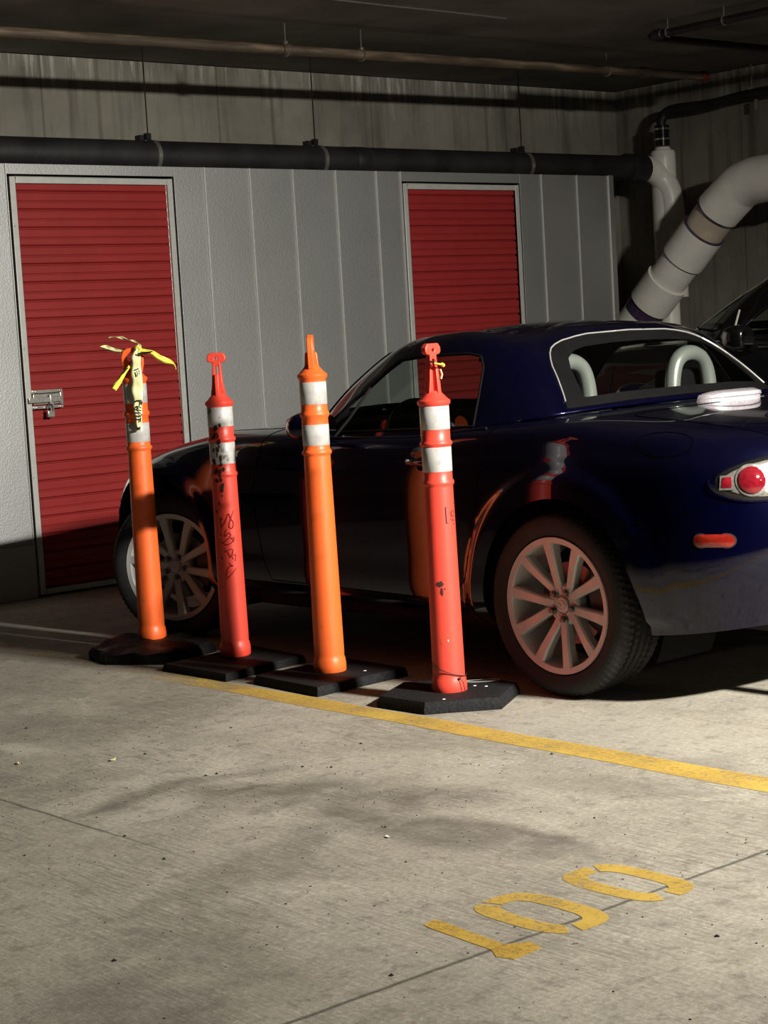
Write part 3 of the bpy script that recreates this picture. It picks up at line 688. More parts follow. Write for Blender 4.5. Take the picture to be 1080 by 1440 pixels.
def make_car(root, paintm, kind):
    """kind 'coupe' (true shape) or 'wagon' (taller, longer)"""
    (BP, BF, BB), (GP, GF, GB) = body_cut()
    if kind == 'coupe':
        wb = wg = lambda p: (p[0], p[1], p[2])
        wsc = 1.0; zc = 1.0; yb = lambda y: y
    else:
        yb = lambda y: 1.15 * y + .06
        wb = lambda p: (p[0] * 1.06, yb(p[1]), p[2] * 1.25)
        def wg(p):
            x, y, z = p
            return (x * 1.06, 1.47 * (y - 1.54) + 1.91, 1.135 + (z - .888) * 1.25)
        wsc = 1.17
    mats = {'body_shell': paintm, 'door': paintm, 'hood': paintm, 'trunk_lid': paintm, 'fuel_lid': paintm, 'rear_bumper': paintm, 'front_bumper': paintm, 'side_sill': paintm}
    doors = []
    for nm, F in BF.items():
        if nm == 'void': continue
        L = (BP, F, 0); R = (mir(BP), rev(F), 0)
        if nm == 'door':
            doors.append(surf_obj('door', None, [L], mats[nm], root, wb)); doors.append(surf_obj('door', None, [R], mats[nm], root, wb))
        elif nm == 'fuel_lid':
            surf_obj(nm, None, [L], mats[nm], root, wb)
        elif nm == 'body_shell':
            surf_obj(nm, None, [L, R, (mir(BP), rev(BF['fuel_lid']), 0)], mats[nm], root, wb)
        elif nm == 'side_sill':
            surf_obj(nm, None, [L], mats[nm], root, wb); surf_obj(nm, None, [R], mats[nm], root, wb)
        else:
            surf_obj(nm, None, [L, R], mats[nm], root, wb)
    # panel gaps
    g = MB()
    for (P, B, w) in ((BP, BB, wb),):
        for (a, b), nm in B:
            if 'void' in nm: continue
            for sgn in (-1, 1):
                if sgn == 1 and 'fuel_lid' in nm: continue
                p = P[a].copy(); q = P[b].copy()
                p[0] *= -sgn; q[0] *= -sgn
                g.tube([w(p), w(q)], .0018, 4, cap=False)
    g.build('panel_gap', M['gap'], root, smooth=0)
    # arch lips
    for sgn in (1, -1):
        for front in (0, 1):
            lip = MB(); c = np.array([sgn, 1, 1.])
            for (a, b), nm in BB:
                if 'void' in nm:
                    p = BP[a]; q = BP[b]
                    if p[0] < -.6 and .28 < p[2] < .73 and (p[1] > 1.2) == bool(front):
                        lip.add([wb(p * c), wb(q * c), wb((q + (.035, 0, 0)) * c), wb((p + (.035, 0, 0)) * c)], [(0, 1, 2, 3)])
            lip.build('arch_lip', paintm, root, smooth=60)
    # wheel housings
    for cy in (-.025, 2.345):
        for sgn in (-1, 1):
            hs = MB()
            v = []; n = 40
            for i in range(n + 1):
                a = math.radians(-28 + 236 * i / n)
                for x in (.770, .50): v.append(wb((sgn * x, cy + (ARCH_R + .032) * math.cos(a), .320 + (ARCH_R + .032) * math.sin(a))))
            f = [(2 * i, 2 * i + 1, 2 * i + 3, 2 * i + 2) for i in range(n)]
            f.append(tuple(2 * i + 1 for i in range(n + 1)))
            hs.add(v, f)
            hs.build('wheel_housing', M['liner'], root, smooth=60)
    # floor pan and underside
    fp = MB(); fp.box(wb((0, 1.165, .235)), (1.44, 1.60 * 1.0, .05)); fp.box(wb((0, 1.1, .24)), (.96, 3.5, .04))
    fp.build('floor_pan', M['black'], root, smooth=0)
    # glass and hardtop
    def both(nm, mat, name, solid=0.0, extra=[]):
        F = GF[nm]; return surf_obj(name, None, [(GP, F, 0), (mir(GP), rev(F), 0)] + extra, mat, root, wg, solid)
    both('hardtop', paintm, 'hardtop', 0.012)
    both('windshield', M['glass'], 'windshield')
    for P_, F_ in ((GP, GF['side_window']), (mir(GP), rev(GF['side_window']))):
        surf_obj('side_window', None, [(P_, F_, 0)], M['glass'], root, wg)
    Fi, Fo = GF['rear_border_in'], GF['rear_border']
    surf_obj('rear_window', None, [(GP, Fi, 0), (mir(GP), rev(Fi), 0), (GP, Fo, 1), (mir(GP), rev(Fo), 1)], [M['glass_rear'], M['border']], root, wg)
    def border_pts(names, sel=lambda p: True, P=GP, B=GB):
        E = [(a, b) for (a, b), nm in B if set(nm) == set(names) and sel(P[a]) and sel(P[b])]
        return E
    # window trims
    tr = MB()
    E = border_pts(('rear_border', 'hardtop'), lambda p: not (p[2] < .966))
    cen = np.array([0, .2, 1.05])
    for a, b in E:
        for sgn in (1, -1):
            c = np.array([sgn, 1, 1.]); tr.tube([wg(GP[a] * c), wg(GP[b] * c)], (.0033 if kind == 'coupe' else .003), 8, cap=True)
    tr.build('window_trim', M['trim'] if kind == 'coupe' else M['black'], root, smooth=80)
    rb = MB()
    for names in (('side_window', 'hardtop'), ('windshield', 'hardtop')):
        for a, b in border_pts(names):
            for sgn in (1, -1):
                c = np.array([sgn, 1, 1.]); rb.tube([wg(GP[a] * c), wg(GP[b] * c)], .0045, 6, cap=True)
    rb.build('window_seal', M['seal'], root, smooth=80)
    # quarter divider bars and inner belt line
    for sgn in (-1, 1):
        q = MB(); q.tube([wg((sgn * .758, 1.215, .858)), wg((sgn * .728, 1.15, .93)), wg((sgn * .680, 1.075, 1.04))] if kind == 'coupe' else [(sgn * .80, 1.57, 1.045), (sgn * .755, 1.52, 1.265)], .0055, 8)
        q.build('window_divider', M['black'] if kind == 'coupe' else M['trim'], root, smooth=80)
    # belt moulding
    for sgn in (-1, 1):
        q = MB(); q.tube([wg((sgn * .772, y, pchip([.3, .45, .8, 1.15, 1.4], [.898, .884, .859, .856, .866], [y])[0])) for y in np.linspace(.36, 1.40, 22)], .006, 6)
        q.build('belt_moulding', M['seal'] if kind == 'coupe' else M['darkmetal'], root, smooth=80)
    # wheels
    for cy, st in ((0.0, 0.0), (2.33, 0.402 if kind == 'coupe' else 0)):
        for side in (-1, 1):
            kx = .70; off = .0475 if cy == 0 else .0475
            c = np.array([side * (kx + off * math.cos(st)), cy + side * off * math.sin(st), .308])
            if kind == 'coupe': make_wheel(root, tuple(c), st, side)
            else:
                make_wheel(root, (side * .79, yb(cy), .308 * wsc), 0, side, scale=wsc)
    # interior
    seat = lambda sx: None
    W3 = wb if kind == 'coupe' else (lambda p: (p[0], 1.2 * p[1], p[2] * 1.25))
    for sx in (-.36, .36):
        q = MB()
        pr = [(.98, .40), (1.02, .47), (.60, .44), (.52, .52), (.42, .80), (.385, .94), (.34, .93), (.37, .75), (.45, .38)]
        v = []
        for dx, k in ((-.24, .97), (-.20, 1.0), (.20, 1.0), (.24, .97)):
            for (y, z) in pr: v.append(W3((sx + dx, y, z * k + .0)))
        n = len(pr); f = []
        for j in range(3):
            for i in range(n): f.append((j * n + i, j * n + (i + 1) % n, (j + 1) * n + (i + 1) % n, (j + 1) * n + i))
        f += [tuple(range(n)), tuple(3 * n + i for i in range(n))[::-1]]
        q.add(v, f)
        st_ = q.build('seat', M['interior'], root, smooth=60, bevel=0.02)
        h = MB(); h.box(W3((sx, .455, .975)), (.22, .07, .13)); h.build('head_restraint', M['interior'], st_, bevel=.025)
    # dashboard, cowl, console, door cards, rear shelf
    q = MB()
    pr = [(1.66, .90), (1.55, .905), (1.36, .885), (1.30, .84), (1.32, .60), (1.45, .35), (1.66, .35)]
    v = [W3((x, y, z)) for x in (-.60, .60) for (y, z) in pr]; n = len(pr)
    q.add(v, [(i, (i + 1) % n, n + (i + 1) % n, n + i) for i in range(n)] + [tuple(range(n)), tuple(n + i for i in range(n))[::-1]])
    q.build('dashboard', M['interior'], root, smooth=50)
    q = MB(); q.tube([W3((-.36 + .175 * math.cos(a), 1.14 + .05 * math.sin(a), .80 + .17 * math.sin(a))) for a in np.linspace(0, 2 * PI, 36, endpoint=False)], .014, 10, closed=True)
    q.tube([W3((-.36, 1.14, .80)), W3((-.36, 1.34, .74))], .035, 12); q.tube([W3((-.52, 1.14, .80)), W3((-.20, 1.14, .80))], .014, 8)
    q.build('steering_wheel', M['black'], root)
    q = MB(); q.box(W3((0, .95, .42)), (.22, .85, .22))
    q.box(W3((0, .19, .60)), (1.30, .08, .60)); q.box(W3((0, .13, .885)), (1.24, .30, .02))
    q.build('cabin_trim', M['interior'], root, bevel=.01)
    for sx in (-1, 1):
        q = MB(); q.box(W3((sx * .70, .92, .62)), (.04, 1.20, .46)); q.build('door_card', M['interior'], root, bevel=.015)
    q = MB(); q.box(wg((0, 1.06, 1.135)), (.22, .03, .055)); q.tube([wg((0, 1.07, 1.14)), wg((0, 1.10, 1.18))], .008, 8)
    q.build('rear_view_mirror', M['black'], root, bevel=.01)
    return wb, wg

def hit(bvh, o, d):
    r = bvh.ray_cast(Vector(o), Vector(d).normalized())
    return (r[0], r[1]) if r[0] is not None else (None, None)

def patch(bvh, centre, ua, va, outline, d, lift, name, mat, parent, rings=7, dome=0.0, start=0.5, sub=0.0):
    """outline: list of (a,b) in plane axes; rays along d; result offset outwards by lift(+dome at centre)"""
    ua = Vector(ua).normalized(); va = Vector(va).normalized(); d = Vector(d).normalized(); c = Vector(centre)
    mb = MB(); n = len(outline); vs = []; ok = True
    ca = sum(p[0] for p in outline) / n; cb = sum(p[1] for p in outline) / n
    for k in range(rings + 1):
        t = k / rings
        for (a, b) in (outline if k else [(ca, cb)]):
            A = ca + (a - ca) * t; Bc = cb + (b - cb) * t
            o = c + ua * A + va * Bc - d * start
            p, nn = hit(bvh, o, d)
            if p is None: p = c + ua * A + va * Bc; nn = -d
            if nn.dot(d) > 0: nn = -nn
            L = lift + dome * (1 - t * t) - (sub if k == rings else 0)
            vs.append(p + nn * L)
    fs = [(0, 1 + i, 1 + (i + 1) % n) for i in range(n)]
    for k in range(1, rings):
        b0 = 1 + (k - 1) * n; b1 = 1 + k * n
        for i in range(n): fs.append((b0 + i, b1 + i, b1 + (i + 1) % n, b0 + (i + 1) % n))
    mb.add(vs, fs)
    return mb.build(name, mat, parent, smooth=60)

def rounded(poly, n=6, k=0.35):
    P = [Vector((p[0], p[1], 0)) for p in poly]; out = []
    N = len(P)
    for i in range(N):
        a, b, c = P[i - 1], P[i], P[(i + 1) % N]
        p = b + (a - b) * k; q = b + (c - b) * k
        for j in range(n + 1):
            t = j / n; r = p * (1 - t) ** 2 + b * 2 * t * (1 - t) + q * t * t; out.append((r.x, r.y))
    return out
# ------------------------------------------------------------------ room
YW = 4.09      # locker front
YB = 4.95      # rear concrete wall
XR = 5.10      # right concrete wall
ZC = 2.93      # ceiling
q = MB(); q.box((-6.0, -7.52, -.05), (24.0, 24.96, .1)); struct(q.build('floor', M['floor'], smooth=0))
q = MB(); q.box((-6.0, 10.48, -.05), (24.0, 11.04, .1)); struct(q.build('floor_unseen_dark', M['darkslab'], smooth=0))  # unseen dark slab, added so the car side reflects less lit floor
q = MB(); q.box((-6.0, -2.0, ZC + .1), (24.0, 36.0, .2)); struct(q.build('ceiling', M['ceil'], smooth=0))
q = MB(); q.box(((XR + .2 - 1.6) / 2, YB + .1, 1.46), (XR + .2 + 1.6, .2, 2.93)); q.box((-1.7, YB + 5, 1.46), (.2, 10.2, 2.93)); struct(q.build('wall_back', M['concrete'], smooth=0))
q = MB(); q.box((XR + .1, -7.0, 1.46), (.2, 24.0, 2.93)); struct(q.build('wall_right', M['concrete'], smooth=0))
q = MB(); q.box((-17.9, -2.0, 1.46), (.2, 36.0, 2.93)); struct(q.build('wall_left', M['ceil'], smooth=0))
q = MB(); q.box((-6.0, -19.9, 1.46), (24.0, .2, 2.93)); struct(q.build('wall_front', M['ceil'], smooth=0))
q = MB(); q.box((-9.8, 15.9, 1.46), (16.4, .2, 2.93)); struct(q.build('wall_far', M['ceil'], smooth=0))

# ------------------------------------------------------------------ storage lockers
lock = empty('storage_locker', (1.8, YW, 0))
tag(lock, 'long grey embossed-steel storage locker block with two red roll-up doors along the concrete wall', 'storage locker')
DL = (-.437, .553, 2.150); DR = (2.217, 3.192, 2.145); ZT = 2.215
def lp(mb, name, mat, **kw): return mb.build(name, mat, lock, **kw)
def absb(mb, x0, x1, y0, y1, z0, z1, mi=0): mb.box(((x0 + x1) / 2 - 1.8, (y0 + y1) / 2 - YW, (z0 + z1) / 2), (x1 - x0, y1 - y0, z1 - z0), mi=mi)
seams = [-1.78, -1.11, DL[0]]
def wall_panel(x0, x1, z0=0.0, z1=ZT, lab=None):
    m = MB(); absb(m, x0 + .0025, x1 - .0025, YW, YW + .02, z0, z1)
    absb(m, x1 - .0095, x1 - .0045, YW - .009, YW + .005, z0, z1, 1)         # folded standing edge
    o = lp(m, 'wall_panel', [M['panel'], M['frame']], smooth=0, bevel=.0015); return o
wall_panel(-.86, DL[0] - .012, .28)
m = MB(); absb(m, -.88, -.86, YW, YW + .80, 0, ZT); lp(m, 'end_panel', M['panel'], smooth=0)
m = MB(); absb(m, -.86, DL[0] - .012, YW - .003, YW + .02, .0, .278); lp(m, 'kick_panel', M['panel'], smooth=0, bevel=.002)
xs = [DL[1] + .012, .772, 1.080, 1.386, 1.700, 2.012, DR[0] - .012]
for a, b in zip(xs[:-1], xs[1:]): wall_panel(a, b)
xs = [DR[1] + .012, 3.405, 3.735, 4.035]
for a, b in zip(xs[:-1], xs[1:]): wall_panel(a, b)
m = MB(); absb(m, 4.036, 4.083, YW - .004, YW + .06, 0, ZT + .004); absb(m, 4.063, 4.083, YW, YW + .80, 0, ZT); lp(m, 'corner_post', M['panel'], smooth=0, bevel=.002)
for (a, b, z) in (DL, DR):
    m = MB(); absb(m, a - .012, b + .012, YW - .001, YW + .02, z + .012, ZT); lp(m, 'header_panel', M['panel'], smooth=0, bevel=.0015)
m = MB(); absb(m, -.86, 4.06, YW + .022, YW + .80, ZT - .025, ZT - .004); lp(m, 'top_panel', M['panel'], smooth=0)
m = MB(); absb(m, -.86, 4.06, YW + .10, YW + .12, 0, ZT - .03); lp(m, 'inner_partition', M['black'], smooth=0)
for (a, b, zt), which in ((DL, 0), (DR, 1)):
    m = MB(); w = .034
    absb(m, a, a + w, YW - .004, YW + .03, .012, zt); absb(m, b - w, b, YW - .004, YW + .03, .012, zt)
    absb(m, a + w, b - w, YW - .004, YW + .03, zt - w, zt)
    absb(m, a + w, b - w, YW - .004, YW + .03, .012, .040)
    for z in (.62, 1.28, 1.9):
        for x in (a + .012, b - .012): m.lathe([(.0, -.006), (.005, -.005), (.006, 0)], 10, 'Y', (x - 1.8, -.003, z))
    lp(m, 'door_frame', M['frame'], smooth=30, bevel=.003)
    # corrugated curtain: wide flat ribs separated by alternating deep and shallow grooves
    m = MB(); z0 = .042; z1 = zt - w - .002; per = .0925; n = int((z1 - z0) / per) + 1
    prof = []
    z = z0
    while z < z1:
        for (dz, y) in ((0.0, .020), (.006, .008), (.010, .0065), (.036, .0075), (.0395, .0125), (.044, .0125), (.0475, .0075), (.080, .0065), (.085, .008), (.089, .020)):
            if z + dz <= z1: prof.append((y, z + dz))
        z += per
    prof.append((prof[-1][0], z1))
    v = []
    for (y, zz) in prof: v += [(a + w + .001 - 1.8, y + .004, zz), (b - w - .001 - 1.8, y + .004, zz)]
    m.add(v, [(2 * i, 2 * i + 1, 2 * i + 3, 2 * i + 2) for i in range(len(prof) - 1)])
    d = lp(m, 'roll_up_door', M['reddoor'], smooth=0)
    tag(d, 'red corrugated roll-up door' + (' with slide latch' if which == 0 else ''))
    if which == 0:
        m = MB()
        X0 = -.385 - 1.8
        def bx(x0, x1, z0, z1, y0, y1): m.box(((x0 + x1) / 2 - 1.8, (y0 + y1) / 2, (z0 + z1) / 2), (x1 - x0, y1 - y0, z1 - z0))
        bx(-.405, -.225, 1.048, 1.066, -.012, .006); bx(-.405, -.225, .968, .984, -.012, .006)
        bx(-.395, -.235, .99, 1.045, -.004, .006)
        bx(-.430, -.235, 1.000, 1.028, -.022, -.010)
        bx(-.31, -.29, .955, 1.04, -.028, -.016); bx(-.245, -.228, .985, 1.05, -.02, .0)
        for x in (-.385, -.245):
            for z in (.975, 1.057): m.lathe([(.0, -.020), (.006, -.018), (.008, -.012)], 10, 'Y', (x - 1.8, 0, z))
        lt = m.build('slide_latch', M['steel'], d, smooth=30, bevel=.002)
        tag(lt, 'zinc slide bolt')
pad = empty('padlock', (-.315, YW - .03, .965))
tag(pad, 'small silver padlock hanging from the slide latch of the left red door', 'padlock')
m = MB(); m.box((0, 0, -.025), (.042, .020, .036)); m.build('lock_body', M['steel'], pad, bevel=.004)
m = MB(); m.tube([(-.013, 0, -.01), (-.013, 0, .012), (-.009, 0, .022), (0, 0, .026), (.009, 0, .022), (.013, 0, .012), (.013, 0, -.01)], .0035, 8); m.build('shackle', M['chrome'], pad)

# ------------------------------------------------------------------ overhead pipes
drain = empty('drain_pipe', (0, 4.36, 2.303))
tag(drain, 'fat black cast-iron drain pipe lying along the top of the grey lockers', 'pipe')
m = MB(); m.tube([(-1.6, 0, 0), (4.70, 0, 0)], .085, 24)
for x in (-.9, 2.1): m.lathe([(.085, -.05), (.087, -.045), (.087, .045), (.085, .05)], 24, 'X', (x, 0, 0))
m.lathe([(.085, -.08), (.100, -.075), (.100, .10), (.088, .11)], 24, 'X', (4.59, 0, 0))
m.build('pipe_run', M['blackpipe'], drain)
for x in (.62, 1.80, 3.53):
    m = MB(); m.lathe([(.0865, -.013), (.0895, -.012), (.0895, .012), (.0865, .013)], 28, 'X', (x, 0, 0))
    m.build('pipe_strap', M['steel'], drain)
    m = MB(); m.tube([(x - .02, 0.0, .085), (x - .02, 0, .62)], .004, 6); m.box((x - .03, -.01, .105), (.03, .03, .035)); m.box((x - .055, .03, .09), (.03, .05, .05))
    m.build('hanger_rod', M['darkmetal'], drain)

spk = empty('sprinkler_pipe', (0, 3.62, 2.765))
tag(spk, 'long thin rusty sprinkler pipe under the ceiling ending in a red cap', 'pipe')
m = MB(); m.tube([(-1.6, 0, .000), (4.47, 0, .052)], .027, 16)
for x, zz in ((1.02, .022), (3.9, .047)): m.lathe([(.027, -.03), (.034, -.028), (.034, .028), (.027, .03)], 16, 'X', (x, 0, zz))
m.build('pipe_run', M['rust'], spk)
m = MB(); m.lathe([(.0, -.01), (.030, -.01), (.036, 0), (.036, .03), (.03, .04), (.0, .042)], 16, 'X', (4.47, 0, .052)); m.build('end_cap', M['redcap'], spk)
for x, h in ((1.02, .17), (1.55, .17), (3.55, .15)):
    m = MB(); m.tube([(x, 0, .05), (x, 0, h)], .004, 6); m.tube([(x, math.cos(a) * .034, math.sin(a) * .034 + .014 + x * .008) for a in np.linspace(0, 2 * PI, 16, endpoint=False)], .004, 6, closed=True); m.box((x, 0, .05), (.02, .016, .035))
    m.build('hanger', M['steel'], spk)

vent = empty('vent_pipe', (4.84, 3.9, 2.7))
tag(vent, 'thin black pipe along the right concrete wall elbowing down into the white stack', 'pipe')
VX, VY = 4.88, 4.33
m = MB()
pth = [(VX + .08, -2.0, 2.74), (VX + .08, 3.55, 2.725)] + [tuple(p) for p in catmull([(VX + .08, 3.7, 2.72), (VX + .06, 3.95, 2.70), (VX + .02, VY - .07, 2.70), (VX, VY, 2.63), (VX, VY, 2.56)], 5)]
m.tube([(x - 4.84, y - 3.9, z - 2.7) for x, y, z in pth], .032, 14)
m.build('pipe_run', M['blackpipe'], vent)
m = MB(); m.lathe([(.034, -.10), (.052, -.10), (.052, -.035), (.049, -.033), (.049, -.027), (.052, -.025), (.052, .04), (.034, .045)], 24, 'Z', (VX - 4.84, VY - 3.9, -.14))
m.build('rubber_coupling', M['border'], vent)
for z in (-.195, -.125):
    m = MB(); m.lathe([(.0525, -.006), (.0545, -.006), (.0545, .006), (.0525, .006)], 24, 'Z', (VX - 4.84, VY - 3.9, z), closed=True); m.build('hose_clamp', M['chrome'], vent)
m = MB(); m.tube([(VX + .08 - 4.84, 3.6 - 3.9, .0), (VX + .08 - 4.84, 3.6 - 3.9, .22)], .004, 6); m.box((VX + .08 - 4.84, 3.6 - 3.9, .05), (.03, .03, .04)); m.box((VX + .10 - 4.84, 3.58 - 3.9, -.05), (.02, .02, .07)); m.build('hanger', M['steel'], vent)

stack = empty('white_pipe_stack', (VX, VY, 1.2))
tag(stack, 'narrow white plastic vertical pipe with a curved side branch beside the locker end', 'pipe')
m = MB()
m.lathe([(.075, -1.2), (.075, .20), (.084, .205), (.084, .62), (.088, .63), (.088, 1.16), (.086, 1.21), (.080, 1.225), (.060, 1.23), (.050, 1.25), (.0, 1.26)], 28)
m.build('pipe_run', M['pvc'], stack)
m = MB(); m.tube(catmull([(-.185, .03, 1.10), (-.12, .025, 1.10), (-.03, .0, 1.04), (.01, -.045, .90), (.01, -.06, .62), (0.01, -.06, .20)], 6), .086, 24)
m.lathe([(.086, -.02), (.094, -.015), (.094, .10), (.086, .11)], 24, 'Z', (.01, -.06, .62))
m.build('branch_elbow', M['pvc'], stack)

big = empty('large_white_pipe', (4.50, 3.517, 1.773))
tag(big, 'fat white plastic drain pipe slanting down from the right wall behind the parked cars', 'pipe')
def PB(y, z): return (0, y - 3.8, z - 1.8)
A = [(-.5, 2.10), (3.15, 2.13), (3.33, 2.12), (3.50, 2.06), (3.62, 1.98)]
d = Vector((0, 1.0, -.93)).normalized()
p0 = Vector(PB(3.71, 2.085))
m = MB(); m.tube([PB(-2.0, 2.135), PB(3.35, 2.135)], .135, 32); m.tube([p0, p0 + d * 1.45], .135, 32)
m.build('pipe_run', M['pvc'], big)
m = MB(); m.tube([PB(3.28, 2.135), PB(3.38, 2.135)] + [tuple(p) for p in catmull([PB(3.44, 2.135), PB(3.54, 2.13), PB(3.64, 2.105), PB(3.71, 2.06)], 5)] + [tuple(p0 + d * .18)], .152, 32)
m.build('elbow', M['pvc'], big)
m = MB(); m.tube([p0 + d * .18, p0 + d * .34], .139, 32); m.build('coupling_gap', M['pvc_tan'], big)
m = MB(); m.tube([p0 + d * .34, p0 + d * .60], .152, 32); m.build('coupling', M['pvc'], big)
m = MB(); m.tube([p0 + d * .80, p0 + d * 1.02], .152, 32); m.build('coupling', M['pvc'], big)
for (qa, qb, rr) in ((p0 + d * .182, p0 + d * .192, .154), (p0 + d * .338, p0 + d * .348, .154), (p0 + d * 1.02, p0 + d * 1.11, .1385), (PB(3.27, 2.135), PB(3.282, 2.135), .155)):
    m = MB(); m.tube([qa, qb], rr, 32); m.build('primer_ring', M['purple'], big)
m = MB(); m.tube([(math.cos(a) * .145, 3.12 - 3.8, math.sin(a) * .143 + .335) for a in np.linspace(0, 2 * PI, 30, endpoint=False)], .008, 6, closed=True); m.tube([(0, 3.12 - 3.8, .47), (0, 3.12 - 3.8, 1.13)], .005, 6); m.build('hanger', M['steel'], big)

cond = empty('ceiling_conduit', (3.02, 2.83, 2.852))
tag(cond, 'thin dark L-shaped pipe hung close under the ceiling at the upper right corner', 'pipe')
m = MB(); m.tube([(0, -5.0, 0), (0, -.06, 0), (.02, -.02, 0), (.06, 0, 0), (2.05, .0, 0)], .022, 12)
m.lathe([(.024, -.12), (.030, -.115), (.030, -.06), (.024, -.055)], 14, 'Y')
m.build('pipe_run', M['blackpipe'], cond)
for y in (-.16, -.56):
    m = MB(); m.tube([(math.cos(a) * .025, y, math.sin(a) * .025) for a in np.linspace(0, 2 * PI, 16, endpoint=False)], .0035, 6, closed=True); m.tube([(0, y, .025), (0, y, .077)], .0035, 6); m.build('hanger', M['steel'], cond)
m = MB(); m.tube([(.75, 2.98, 2.9262), (1.2, 3.0, 2.926), (1.7, 3.01, 2.9262), (2.1, 3.03, 2.926)], .0035, 6)
tag(m.build('ceiling_wire', M['steel'], smooth=60), 'thin pale wire running along the dark ceiling above the rusty pipe', 'wire')

# ------------------------------------------------------------------ floor markings
def decal(name, outline, z=.0015):
    m = MB(); m.prism(outline, .0002, z); return m
m = MB()
ys = np.linspace(-6.0, 3.95, 120)
L = [(-1.425 + .004 * math.sin(y * 7) - .012 * (y < 0) * min(1, -y), y) for y in ys]; R = [(-1.312 + .004 * math.sin(y * 9 + 1), y) for y in ys]
v = [(x, y, .0012) for x, y in L] + [(x, y, .0012) for x, y in R]; n = len(ys)
m.add(v, [(i, n + i, n + i + 1, i + 1) for i in range(n - 1)])
tag(m.build('parking_line', M['yellow'], smooth=0), 'long yellow painted parking stall line on the concrete in front of the posts', 'floor marking')
def dsc(o): return o
one = [(-2.728, -1.440), (-2.722, -1.408), (-2.684, -1.398), (-2.682, -1.43), (-2.700, -1.625), (-2.655, -1.655), (-2.668, -1.698), (-2.750, -1.703), (-2.762, -1.665), (-2.740, -1.63)]
m = MB(); m.prism(one[::-1], .0002, .0012)
tag(m.build('painted_digit', M['yellow'], smooth=0), 'yellow painted numeral 1 on the concrete floor', 'floor marking', None)
def zero(cx, gap):
    n = 40; out = []; inn = []
    for i in range(n):
        a = 2 * PI * i / n
        def sq(c): return math.copysign(abs(c) ** .62, c)
        out.append((cx + .094 * sq(math.cos(a)), -1.540 + .150 * sq(math.sin(a)))); inn.append((cx + .043 * sq(math.cos(a)), -1.540 + .102 * sq(math.sin(a))))
    m = MB(); v = [(x, y, .0012) for x, y in out] + [(x, y, .0012) for x, y in inn]; f = []
    for i in range(n):
        if i in gap: continue
        k = (i + 1) % n; f.append((i, k, n + k, n + i))
    m.add(v, f); return m
tag(zero(-2.510, (11, 27, 28)).build('painted_digit', M['yellow'], smooth=0), 'yellow painted numeral 0 on the floor, the middle digit of 100', 'floor marking')
tag(zero(-2.238, (8, 28, 29)).build('painted_digit', M['yellow'], smooth=0), 'yellow painted numeral 0 on the floor, the last digit of 100', 'floor marking')

# grit, leaf litter
m = MB()
for i in range(800):
    x = rng.uniform(-3.4, -1.45); y = rng.uniform(-2.2, 1.9)
    if rng.rand() < .5: x = -2.35 + rng.normal(0, .4); y = -.1 + rng.normal(0, .8)
    x = min(x, -1.45)
    r = rng.uniform(.0010, .0038) * (1 + (rng.rand() < .06) * 1.0)
    a = rng.uniform(0, PI); k = rng.uniform(.5, 1.0)
    vs = [(x + r * math.cos(a + t) * (1 if j % 2 else k), y + r * math.sin(a + t) * k, .0001) for j, t in enumerate(np.linspace(0, 2 * PI, 5, endpoint=False))]
    m.add(vs + [(x, y, r * .7)], [(4, 3, 2, 1, 0)] + [(j, (j + 1) % 5, 5) for j in range(5)])
tag(m.build('floor_grit', M['rubber'], smooth=0), 'scattered dark grit and crumbs on the concrete floor', 'grit', None, 'stuff')
def crumb(x, y, s, mat, lab, cat, rz, seed):
    r2 = np.random.RandomState(seed); m = MB(); n = 9
    out = [(s * (1 + r2.uniform(-.3, .3)) * math.cos(2 * PI * i / n), s * .45 * (1 + r2.uniform(-.3, .3)) * math.sin(2 * PI * i / n)) for i in range(n)]
    v = [(a, b, .001 + abs(a) * .35) for a, b in out] + [(0, 0, .004)] + [(a, b, -.0 + abs(a) * .33) for a, b in out]
    m.add(v, [(i, (i + 1) % n, n) for i in range(n)] + [tuple(n + 1 + (n - 1 - i) for i in range(n))] + [(i, n + 1 + i, n + 1 + (i + 1) % n, (i + 1) % n) for i in range(n)])
    tag(m.build(cat.replace(' ', '_'), mat, smooth=30, loc=(x, y, .001), rot=(0, 0, rz)), lab, cat)
M['leaf'] = simple('dry_leaf', (0.55, 0.45, 0.25), .7, var=.4, scale=200)
M['leafb'] = simple('brown_leaf', (0.10, 0.045, 0.02), .8, var=.4, scale=200)
crumb(-2.282, .488, .018, M['leaf'], 'curled pale dry leaf on the floor at left, in front of the leftmost post', 'dry leaf', .3, 3)
crumb(-2.486, .698, .012, M['leaf'], 'tiny pale paper scrap on the floor near the left edge of the photo', 'paper scrap', 1.0, 4)
crumb(-2.327, -.837, .010, M['whiteink'], 'tiny white chip on the dark floor stain left of the painted number', 'paint chip', 1.3, 5)

